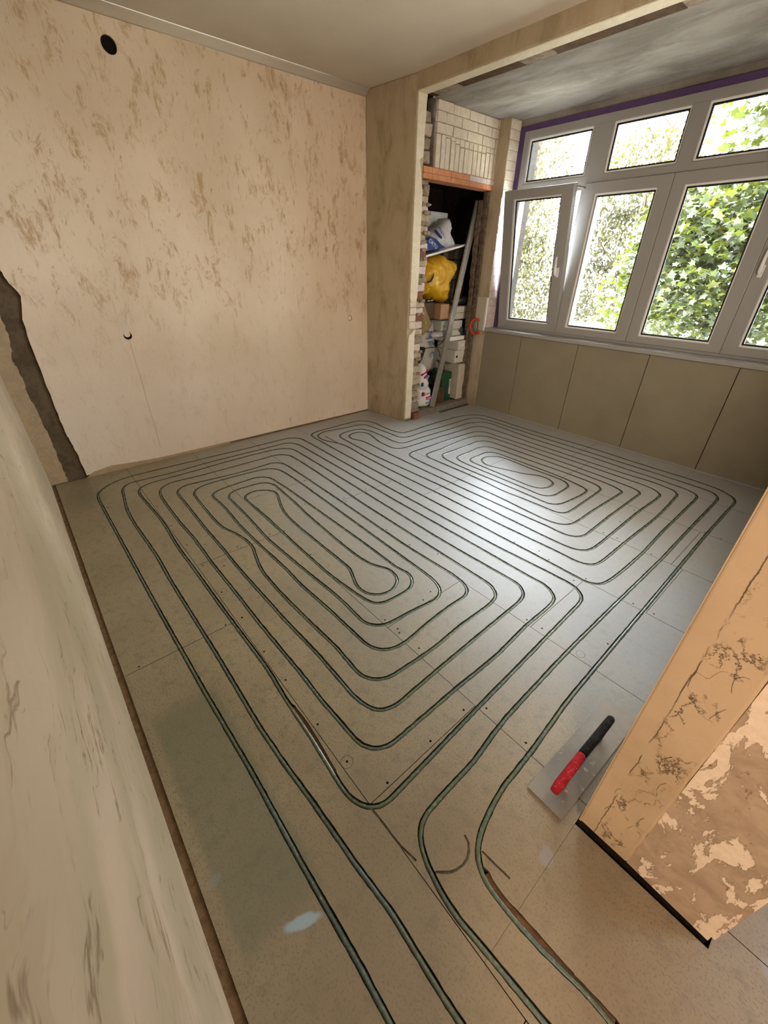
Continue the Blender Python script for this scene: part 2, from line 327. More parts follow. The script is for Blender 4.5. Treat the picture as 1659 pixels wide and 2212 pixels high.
# ---- surfaces
def mat_board():
    t = NT('fibre_board')
    x, y, z = t.xyz()
    n1 = t.noise(2.2, 6, .6)
    n2 = t.noise(26, 5, .65)
    n3 = t.noise(170, 2, .6)
    col = t.mix(t.ramp(n1, .3, .72), (.32, .258, .155), (.25, .20, .118))
    col = t.mix(t.math('MULTIPLY', t.ramp(n2, .48, .68), .5), col, (.15, .125, .08))
    col = t.mix(t.math('MULTIPLY', t.ramp(n3, .52, .64), .6), col, (.12, .10, .07))
    # far boards paled and blued, painting in the window's sky reflection; browner by the doorway
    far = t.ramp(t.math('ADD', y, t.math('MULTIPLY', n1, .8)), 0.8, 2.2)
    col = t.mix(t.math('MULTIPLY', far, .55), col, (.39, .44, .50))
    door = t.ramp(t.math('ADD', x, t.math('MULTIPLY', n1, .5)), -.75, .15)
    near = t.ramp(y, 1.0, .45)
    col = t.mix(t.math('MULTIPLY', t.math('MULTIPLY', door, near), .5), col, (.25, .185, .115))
    # damp green-grey stain in the board near the wall
    sx = t.math('DIVIDE', t.math('SUBTRACT', x, -.78), .40)
    sy2 = t.math('DIVIDE', t.math('SUBTRACT', y, .05), .115)
    q = t.math('MAXIMUM', t.math('ABSOLUTE', sx), t.math('ABSOLUTE', sy2))
    st = t.ramp(t.math('ADD', q, t.math('MULTIPLY', t.math('SUBTRACT', n2, .5), .25)), 1.05, .85)
    col = t.mix(t.math('MULTIPLY', st, .5), col, (.130, .140, .085))
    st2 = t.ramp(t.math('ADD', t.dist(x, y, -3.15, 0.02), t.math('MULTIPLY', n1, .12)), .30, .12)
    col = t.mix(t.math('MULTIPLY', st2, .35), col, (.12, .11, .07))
    # blue-white paint smear and two faint ones
    for (px, py, sxx, syy, an, cc, k) in ((-.372, .078, .052, .015, 1.15, (.33, .44, .50), .8),
                                        (-.590, -.055, .012, .02, .3, (.22, .24, .22), .6),
                                        (-.05, .66, .02, .03, .4, (.30, .30, .33), .55),
                                        (.42, .86, .03, .04, .9, (.33, .33, .38), .6)):
        dx = t.math('SUBTRACT', x, px)
        dy = t.math('SUBTRACT', y, py)
        ca, sa = math.cos(an), math.sin(an)
        u = t.math('DIVIDE', t.math('ADD', t.math('MULTIPLY', dx, ca), t.math('MULTIPLY', dy, sa)), sxx)
        v = t.math('DIVIDE', t.math('SUBTRACT', t.math('MULTIPLY', dy, ca), t.math('MULTIPLY', dx, sa)), syy)
        d = t.math('SQRT', t.math('ADD', t.math('MULTIPLY', u, u), t.math('MULTIPLY', v, v)))
        d = t.math('ADD', d, t.math('MULTIPLY', t.math('SUBTRACT', n2, .5), .9))
        col = t.mix(t.math('MULTIPLY', t.ramp(d, 1.1, .6), k), col, cc)
    # pen rings round some screws
    for (px, py, r) in ((-2.972, .39, .014), (-1.966, .609, .015), (-1.659, .391, .022), (-.609, .386, .02), (-.326, 1.396, .018)):
        d = t.math('ABSOLUTE', t.math('SUBTRACT', t.math('ADD', t.dist(x, y, px, py), t.math('MULTIPLY', t.math('SUBTRACT', n2, .5), .006)), r))
        col = t.mix(t.math('MULTIPLY', t.ramp(d, .0016, .0008), .75), col, (.05, .05, .04))
    rough = t.ramp(n1, .2, .8, .48, .38)
    bump = t.math('ADD', n2, t.math('MULTIPLY', n3, .5))
    return t.out(col, rough, .5, bump, .18, .0012)


def mat_left():
    t = NT('stripped_plaster')
    x, y, z = t.xyz()
    big = t.noise(1.1, 4, .55)
    v1 = t.noise(1, 9, .76, t.map((10, 10, 5.5)), .5)
    v2 = t.noise(1, 8, .75, t.map((26, 26, 8), (0, 0, 0), (3, 1, 5)), .8)
    v3 = t.noise(1, 9, .8, t.map((55, 55, 30), (0, 0, 0), (1, 7, 2)))
    col = t.mix(t.ramp(big, .35, .65), (.76, .62, .475), (.66, .53, .39))
    low = t.ramp(t.math('ADD', z, t.math('MULTIPLY', big, .8)), 1.55, .75)
    col = t.mix(t.math('MULTIPLY', low, .55), col, (.72, .63, .54))
    hi = t.math('MULTIPLY', t.ramp(z, .7, 1.45), .85)
    hi = t.math('ADD', hi, .28)
    m1 = t.math('MULTIPLY', t.math('MULTIPLY', t.ramp(v1, .50, .59), t.ramp(v2, .42, .58)), hi)
    col = t.mix(t.math('MULTIPLY', m1, .68), col, (.43, .275, .125))
    m2 = t.math('MULTIPLY', t.math('MULTIPLY', t.ramp(v1, .50, .42), t.ramp(v2, .56, .64)), hi)
    col = t.mix(t.math('MULTIPLY', m2, .55), col, (.30, .21, .12))
    m3 = t.math('MULTIPLY', t.ramp(v3, .60, .68), t.ramp(big, .36, .56))
    col = t.mix(t.math('MULTIPLY', m3, .6), col, (.33, .24, .14))
    # scuffs low down near the window end
    m4 = t.math('MULTIPLY', t.math('MULTIPLY', t.ramp(v2, .60, .68), t.ramp(z, .38, .1)), t.ramp(y, 1.2, 1.8))
    col = t.mix(t.math('MULTIPLY', m4, .7), col, (.30, .23, .15))
    # filled chase below the socket, and a scratch above it
    for (yy, z0, z1, wdt, kk) in ((.647, .10, .91, .006, .35), (.612, 1.02, 1.18, .002, .6)):
        d = t.math('ABSOLUTE', t.math('SUBTRACT', y, t.math('ADD', yy, t.math('MULTIPLY', t.math('SUBTRACT', v1, .5), .02))))
        mk = t.math('MULTIPLY', t.ramp(d, wdt, wdt * .3), t.math('MULTIPLY', t.ramp(z, z0 - .02, z0 + .04), t.ramp(z, z1 + .01, z1 - .03)))
        col = t.mix(t.math('MULTIPLY', mk, kk), col, (.30, .22, .13))
    for (yy, zz, r) in ((.627, 1.01, .045), (2.58, 1.0, .035)):
        col = t.mix(t.math('MULTIPLY', t.ramp(t.dist(y, z, yy, zz), r, r * .8), .5), col, (.60, .54, .44))
    b = t.math('ADD', v1, t.math('ADD', m1, t.math('MULTIPLY', v3, .4)))
    return t.out(col, .85, .2, b, .35, .004)


def mat_return():
    t = NT('dull_plaster')
    x, y, z = t.xyz()
    v1 = t.noise(1, 7, .7, t.map((7, 7, 3)), .5)
    v2 = t.noise(1, 8, .75, t.map((22, 22, 9), (0, 0, 0), (3, 1, 5)))
    col = t.mix(t.ramp(v1, .4, .65), (.52, .43, .31), (.40, .33, .22))
    m = t.math('MULTIPLY', t.ramp(v1, .53, .62), t.ramp(v2, .48, .62))
    col = t.mix(t.math('MULTIPLY', m, .7), col, (.33, .22, .11))
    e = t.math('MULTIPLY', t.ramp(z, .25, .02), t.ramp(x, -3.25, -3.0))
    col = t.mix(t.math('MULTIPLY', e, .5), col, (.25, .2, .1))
    return t.out(col, .85, .2, v2, .3, .004)


def mat_veneer():
    t = NT('veined_panel')
    wob = t.noise(1.0, 4, .55, t.map((3.0, 3.0, 1.0)))
    cb = t.n('ShaderNodeCombineXYZ')
    x, y, z = t.xyz()
    t.L(x, cb.inputs[0])
    t.L(y, cb.inputs[1])
    t.L(t.math('ADD', z, t.math('MULTIPLY', wob, .32)), cb.inputs[2])
    W_ = cb.outputs[0]
    a = t.noise(1, 5, .5, t.map((1.3, 1.3, 4.5), (0, 0, 0), (0, 0, 0), W_), .3)
    b = t.noise(1, 6, .52, t.map((2.2, 2.2, 9.0), (0, 0, 0), (4, 2, 1), W_), .4)
    c = t.noise(1, 6, .55, t.map((6, 6, 34), (0, 0, 0), (9, 2, 1), W_), .3)
    g = t.noise(1, 3, .5, t.map((3, 3, 5), (0, 0, 0), (2, 2, 8), W_))
    g2 = t.noise(1, 4, .6, t.map((10, 10, 24), (0, 0, 0), (2, 5, 8), W_))
    col = t.mix(t.ramp(a, .36, .62), (.49, .385, .27), (.39, .315, .205))
    col = t.mix(t.math('MULTIPLY', t.ramp(c, .48, .68), .22), col, (.38, .30, .19))
    va = t.math('MULTIPLY', t.ramp(t.math('ABSOLUTE', t.math('SUBTRACT', b, .5)), .016, .0), t.ramp(g2, .46, .60))
    col = t.mix(t.math('MULTIPLY', va, .75), col, (.15, .10, .05))
    vb = t.math('MULTIPLY', t.ramp(t.math('ABSOLUTE', t.math('SUBTRACT', b, .53)), .05, .0), t.ramp(g, .42, .6))
    col = t.mix(t.math('MULTIPLY', vb, .32), col, (.32, .23, .13))
    vc = t.math('MULTIPLY', t.ramp(t.math('ABSOLUTE', t.math('SUBTRACT', c, .5)), .018, .0), t.ramp(g2, .52, .62))
    col = t.mix(t.math('MULTIPLY', vc, .5), col, (.22, .15, .08))
    return t.out(col, .5, .25, a, .05, .001)


def mat_stub(kind):
    t = NT('cracked_plaster' if kind == 0 else 'old_painted_wall')
    x, y, z = t.xyz()
    big = t.noise(3.5, 5, .6)
    fine = t.noise(60, 4, .7)
    mid = t.noise(14, 8, .7, None, .5)
    if kind == 0:
        col = t.mix(t.ramp(big, .35, .65), (.58, .43, .285), (.48, .35, .22))
        col = t.mix(t.math('MULTIPLY', t.ramp(fine, .5, .75), .25), col, (.60, .46, .31))
        vo = t.n('ShaderNodeTexVoronoi', feature='DISTANCE_TO_EDGE')
        vo.inputs['Scale'].default_value = 1
        dist = t.noise(10, 6, .7)
        cmb = t.n('ShaderNodeVectorMath', operation='MULTIPLY_ADD')
        t.L(t.map((30, 10, 15)), cmb.inputs[0])
        cmb.inputs[1].default_value = (1, 1, 1)
        nn = t.n('ShaderNodeTexNoise')
        nn.inputs['Scale'].default_value = 22
        nn.inputs['Detail'].default_value = 7
        nn.inputs['Roughness'].default_value = .75
        t.L(t.co, nn.inputs['Vector'])
        sc = t.n('ShaderNodeVectorMath', operation='SCALE')
        t.L(nn.outputs['Color'], sc.inputs[0])
        sc.inputs['Scale'].default_value = 1.9
        t.L(sc.outputs[0], cmb.inputs[2])
        t.L(cmb.outputs[0], vo.inputs['Vector'])
        cr = t.ramp(vo.outputs['Distance'], .05, .0)
        msk = t.math('MULTIPLY', t.ramp(t.noise(1, 4, .6, t.map((16, 6, 9), (0, 0, 0), (1, 3, .5))), .50, .60), t.math('MULTIPLY', t.ramp(x, .0, .02), t.ramp(x, .095, .07)))
        cr = t.math('MULTIPLY', cr, msk)
        # long vertical crack beside the corner
        dl = t.math('ABSOLUTE', t.math('SUBTRACT', x, t.math('ADD', .008, t.math('MULTIPLY', t.math('SUBTRACT', mid, .5), .016))))
        c2 = t.math('MULTIPLY', t.ramp(dl, .0016, .0003), t.ramp(t.noise(9, 3, .5, t.map((1, 1, 1), (0, 0, 0), (5, 5, 5))), .4, .5))
        cr = t.math('MAXIMUM', cr, t.math('MULTIPLY', c2, .8))
        col = t.mix(cr, col, (.035, .02, .012))
        b = t.math('ADD', t.math('MULTIPLY', cr, -2.0), t.math('ADD', mid, t.math('MULTIPLY', fine, .3)))
        return t.out(col, .85, .2, b, .5, .003)
    col = t.mix(t.ramp(mid, .35, .7), (.50, .375, .27), (.37, .27, .19))
    pm = t.noise(1, 9, .68, t.map((11, 6, 4.2), (0, .5, 0), (2.3, 1, 4)), .4)
    p = t.ramp(pm, .515, .525)
    col = t.mix(p, col, t.mix(t.ramp(fine, .3, .7), (.86, .72, .58), (.78, .63, .49)))
    edge = t.ramp(t.math('ABSOLUTE', t.math('SUBTRACT', pm, .512)), .006, .0)
    col = t.mix(t.math('MULTIPLY', edge, .55), col, (.22, .14, .08))
    sp = t.ramp(t.noise(30, 5, .7, t.map((1, 1, .6))), .64, .68)
    col = t.mix(t.math('MULTIPLY', sp, .8), col, (.22, .14, .09))
    b = t.math('ADD', t.math('MULTIPLY', p, .8), t.math('ADD', mid, t.math('MULTIPLY', fine, .3)))
    return t.out(col, .85, .2, b, .6, .004)


def mat_concrete():
    t = NT('mottled_concrete')
    a = t.noise(1, 7, .65, t.map((2.2, 5.5, 3), (0, 0, .35)), .5)
    b = t.noise(1, 8, .75, t.map((14, 30, 10), (0, 0, .35)))
    col = t.mix(t.ramp(a, .35, .65), (.36, .335, .305), (.22, .20, .175))
    col = t.mix(t.math('MULTIPLY', t.ramp(b, .58, .72), .7), col, (.46, .44, .41))
    col = t.mix(t.math('MULTIPLY', t.ramp(b, .40, .3), .6), col, (.14, .115, .09))
    return t.out(col, .9, .2, b, .5, .005)


def mat_rough(name, c1, c2, c3, sc=14):
    t = NT(name)
    a = t.noise(sc, 7, .7)
    b = t.noise(sc * 5, 5, .7)
    col = t.mix(t.ramp(a, .4, .6), c1, c2)
    col = t.mix(t.math('MULTIPLY', t.ramp(b, .58, .68), .6), col, c3)
    return t.out(col, .9, .15, t.math('ADD', a, b), .7, .006)


M = {}
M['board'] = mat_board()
M['core'] = mat_rough('shaded_board_core', (.07, .075, .052), (.045, .05, .036), (.11, .11, .08), 60)  # cut board core, darkened further to paint in the groove shade
M['sub'] = mat_rough('old_subfloor', (.09, .08, .06), (.06, .05, .04), (.12, .1, .08))
M['left'] = mat_left()
M['return'] = mat_return()
M['veneer'] = mat_veneer()
M['stub0'] = mat_stub(0)
M['stub1'] = mat_stub(1)
M['concrete'] = mat_concrete()
M['darkwall'] = mat_rough('bare_grey_brown_render', (.125, .090, .055), (.085, .06, .036), (.17, .13, .09), 9)
M['brownplaster'] = mat_rough('sandy_brown_plaster', (.42, .31, .185), (.36, .27, .17), (.50, .44, .33), 12)
M['ceiling'] = sm('ceiling_board', (.56, .50, .41), .9, .1, .03, 3)
M['panel'] = sm('grey_green_panel', (.27, .235, .17), .6, .3, .05, 5, bs=.05)
M['upvc'] = sm('white_plastic_frame', (.33, .325, .315), .35, .4, .01, 3, bs=.0)
M['bead'] = sm('white_glazing_bead', (.86, .85, .84), .3, .4, .01, 3, bs=.0)
M['rubber'] = sm('black_rubber', (.012, .012, .012), .6, .3, .02)
M['purple'] = sm('purple_sealing_tape', (.11, .06, .17), .6, .3, .08, 20)
M['creamwood'] = mat_rough('chipped_cream_paint', (.80, .74, .60), (.74, .67, .52), (.42, .36, .27), 25)
M['woodraw'] = mat_rough('raw_brown_wood', (.20, .125, .06), (.14, .085, .04), (.27, .18, .09), 30)
M['greywood'] = mat_rough('grey_worn_wood', (.23, .20, .165), (.17, .145, .12), (.32, .29, .25), 25)
M['rust'] = mat_rough('rust_brown_timber', (.12, .07, .035), (.075, .045, .025), (.22, .11, .05), 14)
M['black'] = mat_rough('void_black', (.012, .009, .007), (.02, .014, .01), (.03, .02, .015), 10)  # near-black colour stands in for the dark of voids and gaps
M['mortar'] = mat_rough('crumbling_mortar', (.36, .30, .23), (.25, .19, .14), (.47, .42, .35), 30)
M['brick_cream'] = mat_rough('lime_washed_brick', (.52, .43, .33), (.43, .34, .25), (.30, .2, .14), 30)
M['brick_red'] = mat_rough('red_brick', (.27, .11, .065), (.21, .08, .05), (.42, .3, .22), 30)
M['brick_white'] = mat_rough('white_painted_brick', (.72, .64, .52), (.64, .56, .44), (.52, .44, .34), 22)
M['brick_pink'] = mat_rough('pale_pink_brick', (.66, .56, .53), (.58, .47, .44), (.74, .70, .67), 22)
M['terracotta'] = mat_rough('terracotta_lintel', (.64, .30, .16), (.56, .24, .12), (.62, .50, .40), 22)
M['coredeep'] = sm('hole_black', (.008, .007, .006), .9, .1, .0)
M['jambdark'] = mat_rough('dark_jamb_render', (.20, .155, .11), (.11, .08, .055), (.33, .26, .19), 26)  # mortar tone made darker for the broken jamb
M['score'] = mat_rough('scored_board', (.15, .13, .085), (.11, .095, .06), (.27, .22, .14), 60)
M['woodfib'] = mat_rough('red_brown_fibre', (.22, .115, .06), (.16, .08, .045), (.30, .2, .12), 40)

# ---- floor: boards with routed grooves
def dec(s):
    return np.array([[int(c) for c in t.split(',')] for t in s.split()]) / 1000.0


PA = dec(TRACK_A)
PB = dec(TRACK_B)
ya0, ya1, yb0, yb1 = PA[0][1], PA[-1][1], PB[0][1], PB[-1][1]
PA = np.vstack([[[1.3, ya0]], PA, [[1.3, ya1]]])
PB = np.vstack([[[1.3, yb0]], PB, [[1.3, yb1]]])


def resample(P, d):
    s = np.r_[0, np.cumsum(np.linalg.norm(np.diff(P, axis=0), axis=1))]
    t = np.linspace(0, s[-1], int(s[-1] / d) + 1)
    return np.c_[np.interp(t, s, P[:, 0]), np.interp(t, s, P[:, 1])]


def offset(P, o, j):
    T = np.gradient(P, axis=0)
    T /= np.linalg.norm(T, axis=1)[:, None] + 1e-9
    N = np.c_[-T[:, 1], T[:, 0]]
    o = o + np.random.uniform(-j, j, len(P))[:, None]
    return P + N * o


np.random.seed(3)
HW = .0088
RA, RB = resample(PA, .018), resample(PB, .018)
GROOVES = [(RA, HW), (RB, HW)]
XT = [(n, dec(s), wd, fl) for n, s, wd, fl in EXTRA]
for n, P, wd, fl in XT:
    GROOVES.append((resample(P, .018), wd))
EDGES = []
for P, hw in GROOVES:
    EDGES.append(offset(P, hw, .0009))
    EDGES.append(offset(P, -hw, .0009))
SA = np.vstack([g[0][:-1] for g in GROOVES])
SB = np.vstack([g[0][1:] for g in GROOVES])
SW = np.concatenate([np.full(len(g[0]) - 1, g[1]) for g in GROOVES])
SCR = dec(SCREW_PTS)


def seg_dist(P, A, B):
    AB = B - A
    L2 = (AB ** 2).sum(1) + 1e-12
    t = np.clip(((P[:, None] - A[None]) * AB[None]).sum(2) / L2[None], 0, 1)
    Q = A[None] + AB[None] * t[..., None]
    return np.linalg.norm(P[:, None] - Q, axis=2)


def board_mesh(name, poly, parent, zt=0.0, depth=.018):
    """poly: convex outline (list of xy). Cuts the grooves and screw holes out of it."""
    poly = np.array(poly, float)
    x0, y0 = poly.min(0) - .03
    x1, y1 = poly.max(0) + .03
    vs = [Vector(p) for p in poly]
    n = len(vs)
    es = [(i, (i + 1) % n) for i in range(n)]
    for E in EDGES:
        ins = (E[:, 0] > x0) & (E[:, 0] < x1) & (E[:, 1] > y0) & (E[:, 1] < y1)
        prev = -1
        for i in range(len(E)):
            if ins[i]:
                vs.append(Vector(E[i]))
                if prev == i - 1 and i > 0:
                    es.append((len(vs) - 2, len(vs) - 1))
                prev = i
    holes = [p for p in SCR if x0 + .036 < p[0] < x1 - .036 and y0 + .036 < p[1] < y1 - .036]
    rr = .0042
    for p in holes:
        k = len(vs)
        for a in range(8):
            vs.append(Vector((p[0] + rr * math.cos(a * math.pi / 4), p[1] + rr * math.sin(a * math.pi / 4))))
            es.append((k + a, k + (a + 1) % 8))
    ov, oe, of, _, _, _ = geometry.delaunay_2d_cdt(vs, es, [], 0, 1e-5)
    V = np.array([tuple(v) for v in ov])
    F = np.array([list(f) for f in of])
    cen = V[F].mean(1)
    keep = np.ones(len(F), bool)
    for i in range(n):
        a, b = poly[i], poly[(i + 1) % n]
        cr = (b[0] - a[0]) * (cen[:, 1] - a[1]) - (b[1] - a[1]) * (cen[:, 0] - a[0])
        keep &= cr > -1e-7
    msk = (np.maximum(SA[:, 0], SB[:, 0]) > x0) & (np.minimum(SA[:, 0], SB[:, 0]) < x1) & (np.maximum(SA[:, 1], SB[:, 1]) > y0) & (np.minimum(SA[:, 1], SB[:, 1]) < y1)
    if msk.any():
        A, B, W2 = SA[msk], SB[msk], SW[msk]
        idx = np.where(keep)[0]
        for k in range(0, len(idx), 400):
            ii = idx[k:k + 400]
            d = (seg_dist(cen[ii], A, B) - W2[None]).min(1)
            keep[ii[d < 0]] = False
    for p in holes:
        keep &= np.linalg.norm(cen - p, axis=1) > rr * .9
    F = F[keep]
    used = np.unique(F)
    if not len(F):
        return None
    mp = -np.ones(len(V), int)
    mp[used] = np.arange(len(used))
    V, F = V[used], mp[F]
    cnt = {}
    for f in F:
        for a, b in ((f[0], f[1]), (f[1], f[2]), (f[2], f[0])):
            cnt[(a, b)] = 1
    nV = len(V)
    allv = [(v[0], v[1], zt) for v in V] + [(v[0], v[1], zt - depth) for v in V]
    faces = [tuple(map(int, f)) for f in F]
    mi = [0] * len(faces)
    for (a, b) in cnt:
        if (b, a) not in cnt:
            faces.append((int(b), int(a), int(a) + nV, int(b) + nV))
            mi.append(1)
    me = bpy.data.meshes.new(name)
    me.from_pydata(allv, [], faces)
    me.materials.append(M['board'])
    me.materials.append(M['core'])
    me.polygons.foreach_set('material_index', mi)
    me.update()
    o = bpy.data.objects.new(name, me)
    C.objects.link(o)
    o.parent = parent
    return o


fl = MB().box(-3.7, 1.72, -.26, 4.22, -.12, -.018)
fl.box(.30, 1.6, -1.3, -.115, -.06, -.018)
fl.box(-3.52, .3, -.115, -.093, -.018, -.004, 1)
floor = struct(fl.build('floor', [M['sub'], M['woodraw']]))
G = .0011
ROWS = [(-.093, .3655, [-3.515, -1.428, .075, .62, 1.59]), (.3655, .867, [-3.515, -1.943, -.463, -.036]),
        (.867, 1.367, [-3.515, -2.446, -.958, .305]), (1.367, 1.868, [-3.515, -2.030, -.547, .305]),
        (1.868, 2.372, [-3.515, -3.2, -1.728, -.243, .305]), (2.372, 2.876, [-3.515, -2.75, -1.74, -.3, .305]),
        (2.876, 3.376, [-2.985, -2.75, -1.243, .20]), (3.376, 3.872, [-2.985, -2.95, -1.411, .03])]
for (ya, yb, xs) in ROWS:
    for xa, xb in zip(xs[:-1], xs[1:]):
        if xb - xa < .06:
            continue
        if ya > 2.3 and ya < 2.5:
            board_mesh('floor_board', [(xa + G, ya + G), (xb - G, ya + G), (xb - G, yb - G), (xa + G, yb - G)] if xb < -2.98 or xa > -3.0 else [(xa + G, ya + G), (xb - G, ya + G), (xb - G, yb - G), (xa + G, yb - G)], floor)
        else:
            board_mesh('floor_board', [(xa + G, ya + G), (xb - G, ya + G), (xb - G, yb - G), (xa + G, yb - G)], floor)
for (xa, xb, ya, yb) in ((-.0375, .30, .3655, .795), (.2978, 1.59, .3655, .867), (.307, 1.59, .867, 1.367), (.307, 1.59, 1.367, 1.868), (.307, 1.59, 1.868, 2.9), (.307, 1.59, -1.29, -.115)):
    board_mesh('floor_board', [(xa + G, ya + G), (xb - G, ya + G), (xb - G, yb - G), (xa + G, yb - G)], floor)
# floor of the grooves that were cut too wide: reddish wood fibre showing
for n, P, wd, flg in XT:
    R = resample(P, .02)
    a, b = offset(R, wd * .96, 0), offset(R, -wd * .96, 0)
    mb = MB()
    zz = -.006 if flg else -.0015
    vs = [(p[0], p[1], zz) for p in a] + [(p[0], p[1], zz) for p in b]
    k = len(a)
    mb.add(vs, [(i, i + 1, k + i + 1, k + i) for i in range(k - 1)])
    mb.build('miscut_groove', M['woodfib'] if flg else M['score'], floor)

# ---- the heating pipes lying in the grooves
def mat_pipe():
    t = NT('grey_green_pipe')
    n = t.noise(3, 3, .5)
    d = t.noise(70, 5, .7)
    col = t.mix(t.ramp(n, .4, .6), (.135, .165, .105), (.105, .14, .115))
    col = t.mix(t.ramp(d, .60, .70), col, (.33, .33, .27))
    r = t.ramp(d, .45, .7, .22, .6)
    return t.out(col, r, .55)


M['pipe'] = mat_pipe()
for P, lab in ((PA, 'grey-green heating pipe looping through the floor half nearer the stripped left wall'),
               (PB, 'grey-green heating pipe looping through the floor half in front of the window')):
    R = resample(P, .03)
    o = MB().tube([(p[0], p[1], -.0098 + .0009 * math.sin(i * .37) * math.sin(i * .083)) for i, p in enumerate(R)], .0078, 8).build('heating_pipe', M['pipe'], smooth=True)
    tag(o, lab, 'pipe', 'heating pipes in the floor grooves')

# ---- walls
def jag(pts, n, a):
    out = []
    for i in range(len(pts) - 1):
        p, q = pts[i], pts[i + 1]
        for k in range(n):
            t = k / n
            out.append((p[0] + (q[0] - p[0]) * t + random.uniform(-a, a) * (k > 0), p[1] + (q[1] - p[1]) * t + random.uniform(-a, a) * (k > 0)))
    out.append(pts[-1])
    return out


def face_with_holes(outline, holes, x, depth):
    """wall face in the plane x, outline in (y, z), round holes (y, z, r)"""
    vs = [Vector(p) for p in outline]
    n = len(vs)
    es = [(i, (i + 1) % n) for i in range(n)]
    for (a, b, r) in holes:
        k = len(vs)
        for q in range(20):
            vs.append(Vector((a + r * math.cos(q * math.pi / 10), b + r * math.sin(q * math.pi / 10))))
            es.append((k + q, k + (q + 1) % 20))
    ov, oe, of, _, _, _ = geometry.delaunay_2d_cdt(vs, es, [], 1, 1e-6)
    V = [tuple(v) for v in ov]
    F = []
    for f in of:
        c = [sum(V[i][k] for i in f) / 3 for k in (0, 1)]
        if any(math.hypot(c[0] - a, c[1] - b) < r * .97 for a, b, r in holes):
            continue
        F.append(tuple(f))
    cnt = set()
    for f in F:
        for i in range(3):
            cnt.add((f[i], f[(i + 1) % 3]))
    nV = len(V)
    allv = [(x, a, b) for a, b in V] + [(x - depth, a, b) for a, b in V]
    for (a, b) in list(cnt):
        if (b, a) not in cnt:
            F.append((b, a, a + nV, b + nV))
    return allv, F


HOLES = [(.966, 2.426, .040), (.644, .943, .027), (2.585, .949, .024)]
edge = [(.107, .015), (.106, .173), (.091, .301), (.086, .371), (.086, .567), (.09, .835), (.101, 1.077), (.139, 1.202), (.104, 1.287), (.094, 1.345), (.085, 1.7), (.095, 2.1), (.085, 2.575)]
ed = jag(edge, 5, .004)
outl = ed[::-1] + [(.3, .012), (1.0, .014), (2.8, .012), (2.81, 2.58)]
outl = list(reversed(outl))
av, af = face_with_holes(outl, HOLES, -3.52, .014)
wl = MB().add(av, af)
wall_left = wl.build('wall_left', M['left'])
struct(wall_left)
MB().box(-3.80, -3.533, -.3, 3.0, -.05, 2.70).build('wall_base', M['darkwall'], wall_left)
st = jag([(-.012, .004), (-.011, .029), (-.013, .152), (-.009, .325), (-.016, .491), (-.024, .647), (-.019, .792), (-.03, .84), (.003, .98), (.007, 1.108), (.0, 1.5), (.01, 2.57)], 6, .0045)
MB().prism([(-.13, .004)] + st + [(-.13, 2.57)], -3.533, -3.518).build('plaster_strip', M['brownplaster'], wall_left)
for (a, b, r), nm, s in zip(HOLES, ('vent_hole', 'socket_hole', 'socket_hole'), (.15, .05, .05)):
    h = MB()
    pts = [(r * 1.02 * math.cos(q * math.pi / 10), r * 1.02 * math.sin(q * math.pi / 10)) for q in range(20)]
    k = len(pts)
    vs = [(-3.5322 + 0 * p[0], a + p[0], b + p[1]) for p in pts]
    h.add(vs, [list(range(k))])
    ho = h.build(nm, M['coredeep'], wall_left)
    if nm == 'socket_hole':
        off = .009 if a < 1 else .0
        rr = r * (.74 if a < 1 else .78)
        pl = MB().prism([(a + rr * math.cos(q * math.pi / 10) + (-.002), b + off + rr * math.sin(q * math.pi / 10)) for q in range(20)], -3.5320, -3.5205)
        pl.build('plaster_plug', M['left'], ho)
# small plaster slump along the wall foot
MB().prism([(.10, 0), (.16, .03), (.28, .048), (.40, .035), (.62, .02), (1.2, .016), (1.22, 0)], -3.52, -3.512).build('plaster_fillet', M['brownplaster'], wall_left)
MB().prism([(.13, 0), (.13, .012), (2.80, .012), (2.80, 0)], -3.5195, -3.515).build('floor_joint_strip', M['woodraw'], wall_left)

# return wall (the pier on which the beam rests), very slightly out of square
rw = MB()
A0, A1, B0, B1 = (-3.52, 2.797), (-2.992, 2.855), (-2.992, 2.96), (-3.52, 2.96)
vs = [(p[0], p[1], z) for z in (.0, 2.58) for p in (A0, A1, B0, B1)]
rw.add(vs, [(0, 1, 2, 3), (4, 5, 6, 7), (0, 1, 5, 4), (1, 2, 6, 5), (2, 3, 7, 6), (3, 0, 4, 7)])
wall_return = struct(rw.build('wall_return', M['return'], bevel=.006))
# beam above the bay
bm_ = MB().box(-2.993, .30, 2.855, 2.95, 2.487, 2.62)
wall_beam = struct(bm_.build('wall_beam', M['return'], bevel=.004))
MB().box(-2.99, -.03, 2.857, 2.948, 2.478, 2.4868).build('lintel_casing', M['creamwood'], wall_beam, bevel=.003)
MB().box(-3.0, -.03, 2.951, 3.0575, 2.488, 2.60).build('timber_lintel', M['rust'], wall_beam, bevel=.003)
for xx in (-2.93, -2.2, -1.3):
    MB().box(xx, xx + random.uniform(.12, .3), 2.952, 3.045, 2.482, 2.492, j=.002).build('loose_plaster', M['mortar'], wall_beam)

# ceiling of the room, cove and bay ceiling
ceiling = struct(MB().box(-3.8, 1.7, -1.4, 2.87, 2.58, 2.64).build('ceiling', M['ceiling']))
cv = MB().prism([(-3.52, 2.58), (-3.52, 2.538), (-3.512, 2.541), (-3.503, 2.553), (-3.491, 2.563), (-3.478, 2.570), (-3.470, 2.58)], .09, 2.80, 'y')
struct(cv.build('trim_1', M['ceiling'], smooth=True))
bay_ceiling = struct(MB().box(-3.02, .0, 3.058, 4.22, 2.487, 2.60).build('ceiling_bay', M['concrete']))

